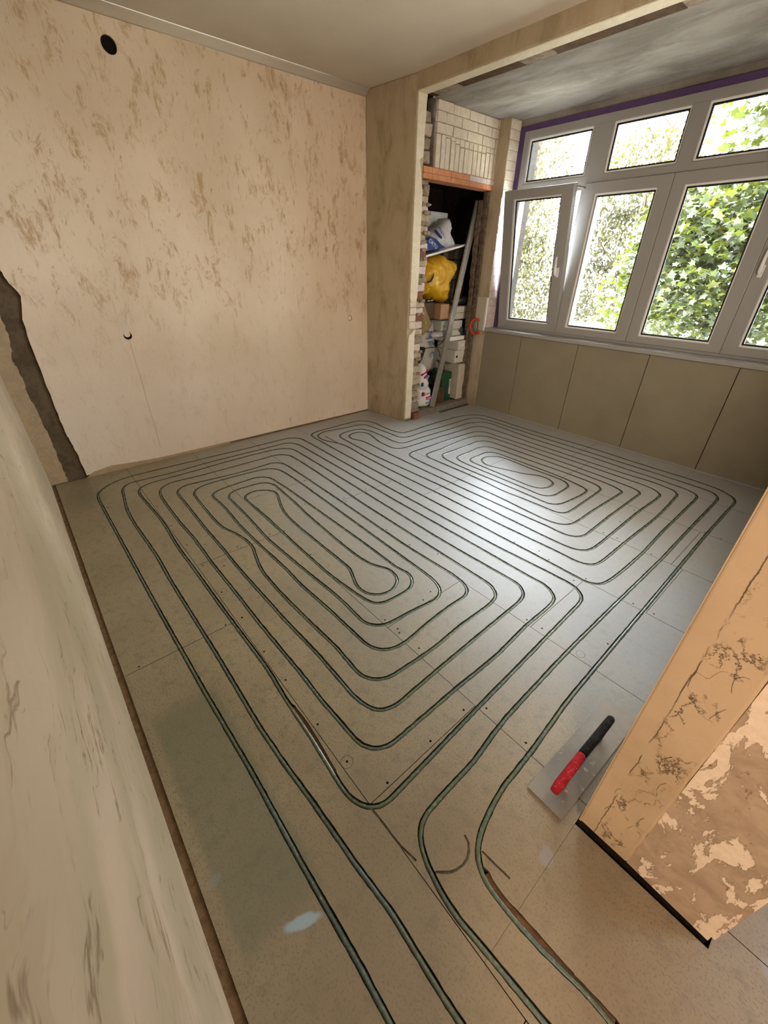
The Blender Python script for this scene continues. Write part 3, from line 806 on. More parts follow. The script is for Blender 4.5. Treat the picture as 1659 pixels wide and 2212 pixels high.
# near wall on the left: veined sheet, and the rest of the shell behind the camera
wall_near = struct(MB().box(-3.5185, .30, -.26, -.115, -.004, 2.58).build('wall_near', M['veneer']))
hall = MB()
hall.box(.305, 1.72, -1.42, -1.30, -.05, 2.58)
hall.box(1.60, 1.72, -1.30, 3.0, -.05, 2.58)
hall.box(.305, 1.60, 2.9, 3.0, -.05, 2.58)
hall.box(.20, .302, -1.30, -.262, -.05, 2.58)
struct(hall.build('wall_hall', M['return']))

# right wall with its broken end (the stub beside the doorway)
wall_right = struct(MB().box(-.026, .300, .812, 4.22, .02, 2.58).build('wall_right', M['stub1']))
# proud plaster on the corner
pts = jag([(.098, .024), (.098, .30), (.096, .8), (.100, 1.4), (.097, 2.58)], 7, .0012)
cp_ = MB().prism([(-.034, .024)] + pts + [(-.034, 2.58)], .800, .815, 'y')
cp_.build('corner_plaster', M['stub0'], wall_right, bevel=.006, seg=3)
ow = [(.098, .018), (.292, .006)] + jag([(.292, .006), (.288, .25), (.296, .6), (.29, 1.2), (.296, 2.58)], 9, .006)[1:] + [(.098, 2.58)]
MB().prism(ow, .806, .816, 'y').build('old_painted_face', M['stub1'], wall_right)
MB().box(-.036, .30, .7945, .86, -.0178, -.012).build('wall_foot_gap', M['black'], wall_right)  # black strip laid in to paint the shade of the slit
MB().box(-.0345, -.028, .802, 3.88, .02, 2.58).build('side_plaster', M['stub0'], wall_right)
# raised plaster crumbs between the cracks
random.seed(11)
for k in range(16):
    cx, cz = random.uniform(.012, .085), random.uniform(.08, 1.25)
    n = random.randint(6, 9)
    pl = [(cx + random.uniform(.6, 1) * .016 * math.cos(2 * math.pi * i / n), cz + random.uniform(.6, 1) * .035 * math.sin(2 * math.pi * i / n)) for i in range(n)]
    MB().prism(pl, .7990 - k * .00012, .801, 'y').build('plaster_flake', M['stub0'], wall_right)

# ---- niche wall at the left of the bay, brick by brick
nb = MB()
nb.box(-3.30, -3.012, 3.085, 3.96, 2.09, 2.50)
wall_niche = struct(nb.build('wall_niche', M['mortar']))


def brick(par, mt, x0, x1, y0, y1, z0, z1, j=.002, bev=.003, name='brick'):
    o = MB().box(x0, x1, y0, y1, z0, z1, j=j).build(name, mt, par, bevel=bev)
    return o


random.seed(5)
# three stretcher courses
for ci, (za, zb, offs) in enumerate(((2.425, 2.484, [3.09, 3.27, 3.47, 3.67, 3.86, 3.955]), (2.358, 2.421, [3.09, 3.19, 3.38, 3.59, 3.78, 3.955]), (2.292, 2.354, [3.09, 3.28, 3.46, 3.66, 3.84, 3.955]))):
    for a, b in zip(offs[:-1], offs[1:]):
        brick(wall_niche, M['brick_white'], -3.05, -2.99 + random.uniform(-.002, .002), a + .0025, b - .0025, za, zb, .0008)
y = 3.09
k = 0
while y < 3.95:
    wd = .056
    top = 2.288 - (.0 if k < 2 else .012 * min(k - 1, 4)) if k < 11 else 2.25
    brick(wall_niche, M['brick_white'], -3.05, -2.99 + random.uniform(-.003, .003), y + .0025, min(y + wd, 3.955) - .0025, 2.078, top, .0012)
    if top < 2.28:
        brick(wall_niche, M['brick_white'], -3.05, -2.993, y + .001, min(y + wd, 3.955) - .001, top + .004, 2.290, .0008)
    y += wd + .002
    k += 1
# terracotta lintel: two rows of blocks with thin joints
ys = [2.955, 3.06, 3.29, 3.53, 3.77, 3.955]
for a, b in zip(ys[:-1], ys[1:]):
    brick(wall_niche, M['terracotta'], -3.10, -2.982, a + .0012, b - .0012, 1.998, 2.034, .0006, .0015, 'lintel_block')
    brick(wall_niche, M['terracotta'] if a < 3.5 else M['brick_pink'], -3.10, -2.984, a + .0012, b - .0012, 2.036, 2.074, .0006, .0015, 'lintel_block')
# rubble jamb at the left of the opening
random.seed(9)
z = .03
while z < 1.99:
    h = random.uniform(.05, .075)
    mt = random.choice(['brick_cream', 'brick_cream', 'mortar', 'brick_pink', 'brick_red'])
    if 1.40 < z < 1.47:
        mt = 'brick_red'
    a, b = 2.955, 3.055 + random.uniform(-.02, .022)
    o = brick(wall_niche, M[mt], -3.16, -2.995 + random.uniform(-.012, .006), a, b, z + .002, min(z + h, 1.995), .006, .007)
    if random.random() < .55:
        c = MB()
        for q in range(3):
            yy = random.uniform(2.96, 3.05)
            c.box(-3.02, -2.975 + random.uniform(-.01, .01), yy - .02, yy + .018, z - .012, z + .012, j=.008)
        c.build('mortar_lump', M['mortar'], wall_niche, bevel=.005)
    z += h
# upper rubble behind the casing, dark slot next to it
for (za, zb, b) in ((2.09, 2.17, 3.045), (2.175, 2.25, 3.035), (2.255, 2.33, 3.045), (2.335, 2.40, 3.03)):
    brick(wall_niche, M['mortar' if za != 2.255 else 'brick_cream'], -3.16, -2.998, 2.955, b, za, zb, .006, .010)
MB().box(-3.4, -3.10, 2.96, 3.085, 2.08, 2.60).build('dark_slot', M['black'], wall_niche)  # black block painted for the dark of the empty slot
# four whitewashed bricks showing through at the casing break
zz = .885
for k in range(4):
    brick(wall_niche, M['brick_white'], -3.03, -2.976 + random.uniform(-.003, .003), 2.862 + random.uniform(-.004, .004), 2.945, zz, zz + .056, .003, .006)
    zz += .061
# cream casing boards on the corner (upper one with rounded foot)
up_ = [(2.856, 2.478), (2.856, 1.16), (2.862, 1.125), (2.885, 1.108), (2.912, 1.106), (2.935, 1.118), (2.946, 1.15)] + jag([(2.95, 1.2), (2.948, 1.9), (2.925, 2.0), (2.90, 2.10), (2.935, 2.12), (2.94, 2.3), (2.952, 2.478)], 3, .003)
casing = MB().prism(up_, -2.992, -2.970).build('corner_casing', M['creamwood'], wall_return, bevel=.004)
lo_ = [(2.856, .03), (2.856, .80), (2.868, .835), (2.90, .85)] + jag([(2.915, .87), (2.938, .88), (2.94, .5), (2.935, .03)], 3, .003)
MB().prism(lo_, -2.992, -2.970).build('corner_casing', M['creamwood'], wall_return, bevel=.004)
brick(wall_return, M['brick_red'], -3.05, -2.955, 2.962, 3.045, .004, .065, .004, .006)

# pier between niche and window, window reveal with pale bricks
pier = struct(MB().box(-3.02, -2.874, 3.874, 4.22, .0, 2.487).build('wall_pier', M['darkgrey'] if 'darkgrey' in M else M['return']))
zz, k = .84, 0
while zz < 2.46:
    brick(pier, M['brick_pink'] if zz < 1.9 else M['brick_white'], -2.89, -2.868 + random.uniform(-.003, .002), 3.876, 4.018, zz, zz + .064, .0015, .004)
    zz += .0685
MB().box(-3.02, -2.885, 3.862, 3.876, .81, 1.125).build('board_offcut', M['ceiling'], pier, bevel=.001)
MB().box(-2.884, -2.870, 3.860, 3.875, .81, 1.12).build('white_edge_strip', M['bead'], pier)
# broken jamb at the right of the opening
random.seed(4)
rj = MB()
rp = jag([(3.838, .06), (3.834, .9), (3.842, 1.4), (3.835, 1.99)], 12, .009)
rj.prism(rp + [(3.868, 1.99), (3.868, .06)], -3.05, -3.000)
rj.build('jamb_rubble', M['jambdark'], wall_niche, bevel=.003)
rj = MB()
rp = jag([(3.805, .45), (3.812, 1.1), (3.80, 1.5), (3.815, 1.93)], 12, .008)
rj.prism(rp + [(3.832, 1.93), (3.832, .45)], -3.09, -3.045)
rj.build('jamb_rubble', M['jambdark'], wall_niche, bevel=.003)
MB().box(-3.10, -3.01, 3.905, 3.95, .06, 1.99, j=.004).build('jamb_timber', M['rust'], wall_niche)
# niche interior
MB().box(-3.10, -3.02, 2.962, 3.03, .03, 1.99).build('jamb_core', M['mortar'], wall_niche)
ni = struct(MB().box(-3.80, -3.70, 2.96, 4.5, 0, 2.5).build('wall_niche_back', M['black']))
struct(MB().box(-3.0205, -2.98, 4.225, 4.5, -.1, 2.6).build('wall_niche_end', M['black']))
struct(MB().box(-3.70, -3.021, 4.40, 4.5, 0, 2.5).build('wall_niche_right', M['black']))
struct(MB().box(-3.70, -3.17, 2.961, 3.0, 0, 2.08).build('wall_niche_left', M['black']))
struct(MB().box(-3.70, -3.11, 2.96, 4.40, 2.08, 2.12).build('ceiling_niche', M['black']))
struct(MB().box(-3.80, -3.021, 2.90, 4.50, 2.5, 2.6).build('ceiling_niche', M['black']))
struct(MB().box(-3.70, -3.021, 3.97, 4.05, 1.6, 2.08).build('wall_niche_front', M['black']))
random.seed(2)
for r_ in range(8):
    for c_ in range(5):
        y0 = 3.03 + c_ * .27 + (r_ % 2) * .1
        brick(ni, M['mortar'], -3.70, -3.66 + random.uniform(0, .01), y0, y0 + .262, .06 + r_ * .20, .25 + r_ * .20, .003, .004, 'block')
MB().box(-3.70, -2.985, 3.0, 4.4, .0, .045).build('niche_floor', M['greywood'], ni)
MB().box(-3.055, -2.990, 3.06, 3.955, .0, .062, j=.002).build('threshold_bar', M['greywood'], ni, bevel=.003)

# ---- window wall: panels, sill
wall_back = struct(MB().box(-3.0, .0, 3.900, 4.22, -.1, .80).build('wall_back', M['black']))
px = [-2.985, -2.417, -1.829, -1.227, -.627, -.03]
for a, b in zip(px[:-1], px[1:]):
    MB().box(a + .003, b - .003, 3.884, 3.899, .006, .803).build('wall_panel', M['panel'], wall_back, bevel=.001)
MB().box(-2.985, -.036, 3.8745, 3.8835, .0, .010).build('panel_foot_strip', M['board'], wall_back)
MB().box(-2.87, .0, 4.035, 4.22, 2.40, 2.487).build('render_above_window', M['concrete'], wall_back)

# ---- the window
def mat_glass():
    t = NT('window_glass')
    nt = t.t
    nt.nodes.remove(t.b)
    out = [n for n in nt.nodes if n.type == 'OUTPUT_MATERIAL'][0]
    fr = t.n('ShaderNodeFresnel')
    fr.inputs[0].default_value = 1.5
    tr = t.n('ShaderNodeBsdfTransparent')
    tr.inputs[0].default_value = (.95, .97, .96, 1)
    gl = t.n('ShaderNodeBsdfGlossy')
    gl.inputs['Roughness'].default_value = .02
    mx = t.n('ShaderNodeMixShader')
    t.L(fr.outputs[0], mx.inputs[0])
    t.L(tr.outputs[0], mx.inputs[1])
    t.L(gl.outputs[0], mx.inputs[2])
    t.L(mx.outputs[0], out.inputs[0])
    return t.m


M['glass'] = mat_glass()
M['handle'] = sm('white_handle', (.80, .80, .80), .3, .5, .0)


def ring(mb, x0, x1, z0, z1, l, r, b, t, y0, y1, mi=0):
    """mitred rectangular ring: outer rect, border widths, depth y0..y1"""
    o = [(x0, z0), (x1, z0), (x1, z1), (x0, z1)]
    i = [(x0 + l, z0 + b), (x1 - r, z0 + b), (x1 - r, z1 - t), (x0 + l, z1 - t)]
    vs = [(p[0], y, p[1]) for y in (y0, y1) for p in o + i]
    fs = []
    for k in range(4):
        q = (k + 1) % 4
        fs += [(k, q, 4 + q, 4 + k), (8 + k, 12 + k, 12 + q, 8 + q), (k, 8 + k, 8 + q, q), (4 + k, 4 + q, 12 + q, 12 + k)]
    return mb.add(vs, fs, mi)


def glazed(par, x0, x1, z0, z1, y, pane_name='pane'):
    """bead, gasket and pane filling an opening; y = face of the frame"""
    ring(MB(), x0 - .002, x1 + .002, z0 - .002, z1 + .002, .014, .014, .014, .014, y + .012, y + .030).build('glazing_bead', M['bead'], par, bevel=.003)
    ring(MB(), x0 + .011, x1 - .011, z0 + .011, z1 - .011, .012, .012, .012, .012, y + .020, y + .034).build('gasket', M['rubber'], par)
    MB().box(x0 + .012, x1 - .012, y + .028, y + .0295, z0 + .012, z1 - .012).build(pane_name, M['glass'], par)


YF = 4.015
win = MB()
for a in ((-2.815, -2.765, .838, 2.402), (-2.187, -2.034, .888, 2.350), (-1.510, -1.415, .888, 2.350), (-.872, -.745, .888, 2.350), (-.13, -.05, .838, 2.402)):
    win.box(a[0], a[1], YF, YF + .075, a[2], a[3])
for (z0, z1) in ((.838, .888), (1.945, 2.036), (2.350, 2.402)):
    win.box(-2.765, -.13, YF + .0003, YF + .0747, z0, z1)
window_1 = struct(win.build('window_1', M['upvc'], bevel=.003))
cols = [(-2.765, -2.187), (-2.034, -1.510), (-1.415, -.872), (-.745, -.13)]
for a, b in cols:
    fx = ring(MB(), a - .002, b + .002, 2.034, 2.352, .006, .006, .006, .006, YF + .004, YF + .03).build('fixed_light', M['upvc'], window_1)
    glazed(fx, a + .004, b - .004, 2.040, 2.346, YF)
tp = MB()
tp.box(-2.870, -2.8152, YF + .004, YF + .02, .838, 2.44)
tp.box(-2.8152, -.03, YF + .004, YF + .02, 2.4022, 2.44)
tp.build('sealing_tape', M['purple'], window_1)


def handle(par, x, y, z):
    h = MB()
    h.prism([(x - .014, z - .045), (x + .014, z - .045), (x + .014, z + .03), (x - .014, z + .03)], y - .010, y, 'y')
    o = h.build('handle', M['handle'], par, bevel=.005)
    l = MB().tube([(x, y - .006, z - .018), (x, y - .040, z - .018), (x, y - .048, z - .005), (x, y - .048, z + .06), (x, y - .045, z + .118)], [.010, .010, .011, .0095, .008], 10)
    l.build('lever', M['handle'], o, smooth=True)


def sash(x0, x1, z0, z1, gx0, gx1, gz0, gz1, hx=None, tilt=0.0, hz=1.375):
    """local frame: origin at the bottom edge so that a tilted sash hinges there"""
    y = -.016
    mb = ring(MB(), x0, x1, 0, z1 - z0, gx0 - x0, x1 - gx1, gz0 - z0, z1 - gz1, y, y + .058)
    o = mb.build('sash', M['upvc'], window_1, bevel=.003)
    glazed(o, gx0, gx1, gz0 - z0, gz1 - z0, y)
    o.location = (0, YF, z0)
    o.rotation_euler = (tilt, 0, 0)
    if hx is not None:
        handle(o, hx, y, hz - z0)
    return o


sash(-2.800, -2.1445, .862, 1.990, -2.702, -2.238, .925, 1.925, -2.192, math.radians(9.6), 1.375)
sash(-2.1425, -1.4915, .862, 1.985, -2.058, -1.582, .915, 1.912)
sash(-1.4885, -.808, .862, 1.985, -1.405, -.893, .915, 1.912)
sash(-.806, -.085, .862, 1.985, -.715, -.18, .920, 1.912, -.765, 0, 1.40)
# tilt arm of the open sash
MB().box(-2.16, -2.15, 3.90, 4.02, 1.955, 1.965).build('tilt_stay', M['greywood'], window_1)
sl = MB().box(-2.895, -.0, 3.866, 4.06, .806, .838)
sl.build('window_sill', M['upvc'], window_1, bevel=.004, seg=3)

# ---- trowel on the floor against the wall foot
def mat_steel():
    t = NT('dusty_trowel_steel')
    n = t.noise(5, 5, .6)
    d = t.noise(45, 6, .75)
    col = t.mix(t.ramp(n, .35, .65), (.25, .22, .185), (.18, .16, .135))
    col = t.mix(t.math('MULTIPLY', t.ramp(d, .58, .64), t.ramp(n, .5, .6)), col, (.50, .40, .30))
    return t.out(col, .38, .5, d, .1, .001, .35)


M['steel'] = mat_steel()
M['redgrip'] = mat_rough('worn_red_grip', (.47, .022, .03), (.36, .015, .022), (.62, .36, .33), 26)
M['blackgrip'] = mat_rough('worn_black_grip', (.035, .032, .032), (.02, .018, .018), (.16, .13, .11), 26)
tro = empty('trowel', (-.112, 1.02, 0), math.radians(-2.2))
tag(tro, 'long plastering trowel with red and black handle, flat on the floor', 'trowel')
bl = MB()
n = 10
for i in range(n):
    y0, y1 = -.251 + .502 * i / n, -.251 + .502 * (i + 1) / n
    zb = lambda y: .0015 + .0025 * abs(y / .25) ** 3
    bl.add([(-.062, y0, zb(y0)), (.055, y0, zb(y0) + .003), (.055, y1, zb(y1) + .003), (-.062, y1, zb(y1)),
            (-.062, y0, zb(y0) + .0014), (.055, y0, zb(y0) + .0044), (.055, y1, zb(y1) + .0044), (-.062, y1, zb(y1) + .0014)],
           [(0, 1, 2, 3), (4, 7, 6, 5), (0, 4, 5, 1), (2, 6, 7, 3), (1, 5, 6, 2), (3, 7, 4, 0)])
bl.build('blade', M['steel'], tro)
hz_ = .058
MB().tube([(0.004, -.228, hz_ - .004), (0.003, -.20, hz_), (0.002, -.13, hz_ + .003), (0, -.062, hz_)], [.0125, .0145, .0148, .0140], 12).build('grip_end', M['redgrip'], tro, bevel=.004, smooth=True)
MB().tube([(0, -.0605, hz_), (0, .03, hz_ + .002), (-.001, .10, hz_ + .001), (-.002, .140, hz_ - .003)], [.0140, .0142, .0138, .0125], 12).build('grip', M['blackgrip'], tro, bevel=.004, smooth=True)
for yy in (-.14, .085):
    MB().tube([(0, yy, hz_ - .010), (0, yy, .006)], [.006, .0075], 8).build('handle_post', M['steel'], tro, smooth=True)

# ---- things stored in the niche
M['alu'] = sm('brushed_aluminium', (.55, .54, .50), .38, .5, .08, 30, .75)
M['bagwhite'] = sm('white_sack_paper', (.78, .77, .78), .7, .3, .05, 12)
M['baggrey'] = sm('grey_white_woven_sack', (.52, .49, .44), .8, .2, .10, 14)
M['plastic'] = sm('milky_plastic_bag', (.58, .58, .62), .35, .5, .08, 10)
M['bluep'] = sm('dark_blue_print', (.012, .035, .20), .5, .3, .04)
M['bluem'] = sm('mid_blue_print', (.04, .13, .38), .5, .3, .04)
M['lightblue'] = sm('light_blue_print', (.10, .38, .68), .5, .3, .04)
M['redp'] = sm('crimson_print', (.40, .02, .08), .5, .3, .04)
M['yellow'] = sm('yellow_plastic_bag', (.72, .42, .015), .42, .5, .10, 9)
M['kraft'] = mat_rough('brown_kraft_paper', (.33, .22, .12), (.27, .18, .09), (.45, .33, .2), 9)
M['card'] = sm('brown_cardboard', (.42, .25, .14), .8, .2, .05, 12)
M['carddark'] = sm('dark_cardboard', (.11, .07, .04), .8, .2, .05, 12)
M['styro'] = sm('grey_white_foam', (.52, .54, .50), .8, .2, .04, 20)
M['whitebox'] = sm('off_white_box', (.62, .59, .53), .6, .3, .04, 10)
M['beigebox'] = sm('beige_box', (.56, .51, .41), .6, .3, .04, 10)
M['green'] = sm('dark_green_plastic', (.012, .085, .04), .35, .5, .06, 8)
M['orange'] = sm('orange_red_plastic', (.62, .07, .025), .4, .5, .05, 8)
M['blackpl'] = sm('black_plastic', (.015, .015, .016), .4, .5, .05, 8)
M['darkgreencloth'] = sm('dark_green_cloth', (.03, .04, .025), .9, .1, .1, 20)
M['lime'] = sm('lime_green_cap', (.12, .75, .10), .4, .4, .0)
M['redbrownwood'] = mat_rough('dark_brown_wood', (.12, .075, .04), (.085, .05, .028), (.2, .13, .08), 12)


def crumple(name, mt, P, dx, par=None, amp=.012, seed=1, step=.022, flat=False, bulge=1.0):
    """soft bag with the outline P (y, z): creased bulging front at x = dx[1], closed flat back at dx[0]"""
    rnd = random.Random(seed)
    x0, x1 = dx
    L = [Vector(p) for p in P]
    out = []
    for i in range(len(L)):
        a, b = L[i], L[(i + 1) % len(L)]
        k = max(1, int((b - a).length / step))
        for q in range(k):
            p = a.lerp(b, q / k)
            out.append(p + Vector((rnd.uniform(-amp, amp), rnd.uniform(-amp, amp))) * (.25 if q else .1))
    n = len(out)
    A = np.array([tuple(p) for p in out])
    A2 = np.roll(A, -1, 0)
    vs = list(out)
    ymin, zmin = A.min(0)
    ymax, zmax = A.max(0)
    y = ymin
    while y < ymax:
        z = zmin
        while z < zmax:
            p = np.array([[y + rnd.uniform(-.4, .4) * step, z + rnd.uniform(-.4, .4) * step]])
            if seg_dist(p, A, A2).min() > step * .55:
                vs.append(Vector(p[0]))
            z += step
        y += step
    ov, oe, of, _, _, _ = geometry.delaunay_2d_cdt(vs, [(i, (i + 1) % n) for i in range(n)], [], 1, 1e-6)
    V = np.array([tuple(v) for v in ov])
    dd = seg_dist(V, A, A2).min(1)
    rmax = max(dd.max(), .01)
    X = []
    sv = Vector((seed * 3.1, seed * 1.7, 0))
    for v, d in zip(V, dd):
        t = min(1, d / (rmax * .75))
        dome = math.sqrt(max(0, 1 - (1 - t) ** 2))
        q = Vector((v[0], v[1], 0)) * 13 + sv
        rid = (1 - abs(mnoise.noise(q)) * 2) * .9 + (1 - abs(mnoise.noise(q * 2.4)) * 2) * .55 - .35
        X.append(x1 - (x1 - x0) * .45 * bulge * (1 - dome) + amp * (rid - .5) * (.3 + .7 * t))
    nV = len(V)
    verts = [(X[i], V[i][0], V[i][1]) for i in range(nV)] + [(x0, V[i][0], V[i][1]) for i in range(nV)]
    F, cnt = [], set()
    for f in of:
        f = list(f)
        F.append(f)
        F.append([i + nV for i in reversed(f)])
        for i in range(3):
            cnt.add((f[i], f[(i + 1) % 3]))
    for (a, b) in cnt:
        if (b, a) not in cnt:
            F.append([b, a, a + nV, b + nV])
    mb = MB().add(verts, F)
    o = mb.build(name, mt, par, smooth=not flat)
    return o


def text(par, s, mt, size, loc, rot, name='lettering', ext=.0008, shear=0):
    cu = bpy.data.curves.new(name, 'FONT')
    cu.body = s
    cu.size = size
    cu.extrude = ext
    cu.align_x = 'CENTER'
    cu.align_y = 'CENTER'
    cu.materials.append(mt)
    o = bpy.data.objects.new('tmp_text', cu)
    C.objects.link(o)
    dg = bpy.context.evaluated_depsgraph_get()
    me = bpy.data.meshes.new_from_object(o.evaluated_get(dg))
    bpy.data.objects.remove(o)
    q = bpy.data.objects.new(name, me)
    C.objects.link(q)
    q.location = loc
    q.rotation_euler = rot
    if par:
        q.parent = par
    return q


# text lying in the plane x = const and read from +x: local X -> +y, local Y -> +z
RX = (math.pi / 2, 0, math.pi / 2)


def rot_x(deg):
    """face +x, then turned in its own plane"""
    return (Matrix.Rotation(math.pi / 2, 3, 'Z') @ Matrix.Rotation(math.pi / 2, 3, 'X') @ Matrix.Rotation(math.radians(deg), 3, 'Z')).to_euler()


# aluminium straightedge leaning in the niche
d = Vector((-3.125, 3.86, 1.925)) - Vector((-3.012, 3.300, .066))
L = d.length
zax = d.normalized()
xax = Vector((1, 0, 0)) - zax * zax.x
xax.normalize()
yax = zax.cross(xax)
Mx = Matrix((xax, yax, zax)).transposed().to_4x4()
Mx.translation = (-3.012, 3.300, .066)
bar = MB()
prof = [(-.010, -.036), (.010, -.036), (.010, .026), (.004, .036), (-.010, .036)]
bar.prism(prof, 0, L, 'z')
bar.v = [tuple(Mx @ Vector(p)) for p in bar.v]
o = bar.build('straightedge', M['alu'], bevel=.001)
tag(o, 'long grey aluminium straightedge leaning diagonally across the niche opening', 'straightedge')

# white board across the niche with the plastic bag on it
def pose(o, loc, rot):
    o.location = loc
    o.rotation_euler = rot
    return o


wb = MB().box(-.20, .10, -.33, .33, -.009, .009).build('shelf_board', M['bead'], bevel=.003)
pose(wb, (-3.245, 3.435, 1.512), (math.radians(11), 0, 0))
tag(wb, 'thin white board wedged at a slant in the niche under the blue and white bag', 'board')
pb = crumple('plastic_bag', M['plastic'], [(3.22, 1.500), (3.20, 1.585), (3.30, 1.65), (3.42, 1.70), (3.50, 1.765), (3.545, 1.77), (3.60, 1.69), (3.575, 1.66), (3.645, 1.585), (3.65, 1.552), (3.50, 1.525)], (-3.30, -3.15), None, .020, seed=3, step=.012)
tag(pb, 'crumpled milky plastic bag with dark blue print lying on the slanted white board', 'bag')
pb.location.z = .010
MB().prism([(3.215, 1.50), (3.20, 1.585), (3.245, 1.615), (3.32, 1.60), (3.40, 1.555), (3.46, 1.538), (3.34, 1.512)], -3.160, -3.139).build('blue_print', M['bluep'], pb, bevel=.004)
MB().prism([(3.30, 1.665), (3.315, 1.668), (3.40, 1.615), (3.395, 1.60)], -3.160, -3.137).build('blue_bar', M['bluep'], pb, bevel=.003)
text(pb, 'ORTU', M['bagwhite'], .045, (-3.138, 3.285, 1.556), rot_x(-28))
text(pb, 'MILKT', M['bluep'], .032, (-3.133, 3.375, 1.658), rot_x(-38))
stb = MB().box(-3.56, -3.36, 3.36, 3.70, 1.56, 1.84).build('foam_block', M['styro'], bevel=.006)
tag(stb, 'pale grey foam block standing in the dark behind the blue and white bag', 'foam block')
fs = MB().box(-3.55, -3.12, 3.06, 3.20, 1.42, 1.455).build('side_ledge', M['mortar'], ni)

yb_ = crumple('yellow_bag', M['yellow'], [(3.20, 1.13), (3.19, 1.30), (3.235, 1.42), (3.36, 1.455), (3.50, 1.488), (3.57, 1.455), (3.66, 1.44), (3.685, 1.38), (3.67, 1.31), (3.60, 1.24), (3.60, 1.15), (3.595, 1.062), (3.54, 1.075), (3.42, 1.095), (3.28, 1.14)], (-3.42, -3.10), None, .036, seed=8, step=.013)
tag(yb_, 'bulging crumpled yellow plastic bag stuffed in the middle of the niche', 'bag')
MB().tube([(-3.097, 3.195, 1.255), (-3.088, 3.235, 1.27), (-3.090, 3.262, 1.30), (-3.096, 3.275, 1.335)], [.006, .008, .007, .003], 8).build('black_mark', M['blackpl'], yb_, smooth=True)

cb = MB().box(-3.42, -3.10, 3.415, 3.540, .925, 1.062).build('cardboard_box', M['card'], bevel=.002)
tag(cb, 'small brown cardboard box right under the yellow bag', 'box')
cb2 = MB().box(-3.50, -3.18, 3.26, 3.405, .93, 1.075).build('cardboard_box', M['carddark'], bevel=.002)
tag(cb2, 'dark brown box in shadow left of the small cardboard box', 'box')
wb2 = MB().box(-3.42, -3.14, 3.66, 3.885, .905, 1.030).build('white_box', M['whitebox'], bevel=.006)
tag(wb2, 'white box with rounded corners behind the straightedge, level with the cardboard box', 'box')
MB().box(-3.141, -3.137, 3.665, 3.88, .965, .969).build('lid_seam', M['carddark'], wb2)
# dark tools
dt = MB()
dt.tube([(-3.2, 3.70, 1.06), (-3.17, 3.80, 1.09), (-3.15, 3.90, 1.08), (-3.15, 3.93, 1.055)], [.03, .04, .035, .015], 10)
o = dt.build('drill', M['blackpl'], smooth=True)
tag(o, 'black power tool on top of the white box behind the straightedge', 'tool')
MB().tube([(-3.16, 3.64, 1.08), (-3.12, 3.645, 1.085)], [.016, .018], 12).build('silver_ring', M['alu'], o)
dt = MB().tube([(-3.12, 3.215, 1.095), (-3.11, 3.26, 1.10), (-3.12, 3.30, 1.125)], [.012, .014, .006], 8).build('glove', M['blackpl'], smooth=True)
tag(dt, 'small black and white glove scrap at the left foot of the yellow bag', 'glove')
MB().box(-3.11, -3.10, 3.22, 3.29, 1.098, 1.104).build('white_band', M['bagwhite'], dt)

# brown paper sack
pk = crumple('paper_sack', M['kraft'], [(3.19, .80), (3.18, 1.06), (3.25, 1.09), (3.30, 1.05), (3.42, .87), (3.36, .80), (3.26, .745)], (-3.35, -3.16), None, .012, seed=5)
tag(pk, 'brown kraft paper sack slumped against the rubble jamb above the grey sack', 'sack')
lc = MB().tube([(-3.135, 3.24, .905), (-3.128, 3.243, .905)], [.013, .011], 12).build('cap', M['lime'])
tag(lc, 'small bright green cap on the brown paper sack', 'cap')

# grey sack with blue letters
ms = crumple('cement_sack', M['baggrey'], [(3.20, .46), (3.20, .72), (3.27, .80), (3.38, .835), (3.46, .885), (3.475, .80), (3.50, .66), (3.555, .52), (3.585, .43), (3.50, .40), (3.36, .385)], (-3.40, -3.20), None, .012, seed=6, bulge=.35)
tag(ms, 'tall grey-white sack with big blue letters standing beside the rubble jamb', 'sack')
text(ms, 'M', M['bluem'], .115, (-3.172, 3.352, .775), rot_x(-90))
text(ms, 'F', M['bluem'], .105, (-3.172, 3.372, .695), rot_x(-90))
text(ms, 'C', M['bluem'], .085, (-3.172, 3.415, .575), rot_x(-80))

# dark cloth and cables
gc = crumple('dark_cloth', M['darkgreencloth'], [(3.12, .50), (3.12, .60), (3.23, .665), (3.30, .66), (3.26, .56), (3.22, .47)], (-3.24, -3.13), None, .008, seed=9)
tag(gc, 'dark green cloth bundle left of the blue letters', 'cloth')
cab = MB()
cab.tube([(-3.12, 3.36, .70), (-3.08, 3.42, .62), (-3.07, 3.45, .52), (-3.07, 3.40, .42), (-3.08, 3.36, .36), (-3.09, 3.42, .33), (-3.08, 3.50, .36), (-3.07, 3.52, .44), (-3.08, 3.46, .52), (-3.10, 3.40, .53)], .0045, 6)
cab.tube([(-3.15, 3.15, .62), (-3.10, 3.24, .665), (-3.08, 3.36, .67), (-3.10, 3.48, .70), (-3.13, 3.56, .755)], .004, 6)
cab.tube([(-3.12, 3.32, .33), (-3.08, 3.36, .285), (-3.07, 3.45, .28), (-3.09, 3.50, .31)], .006, 6)
o = cab.build('cable', M['blackpl'], smooth=True)
tag(o, 'loops of thin black cable hanging in front of the grey sack', 'cable')
bx = MB().box(-3.30, -3.13, 3.38, 3.52, .335, .36).build('tray', M['blackpl'], bevel=.004)
tag(bx, 'black plastic tray under the grey sack', 'tray')
o = MB().box(-3.5, -3.14, 3.34, 3.56, .046, .333, j=.004).build('crate', M['blackpl'], bevel=.006)
tag(o, 'black crate in the shadow behind the plaster sacks', 'crate')

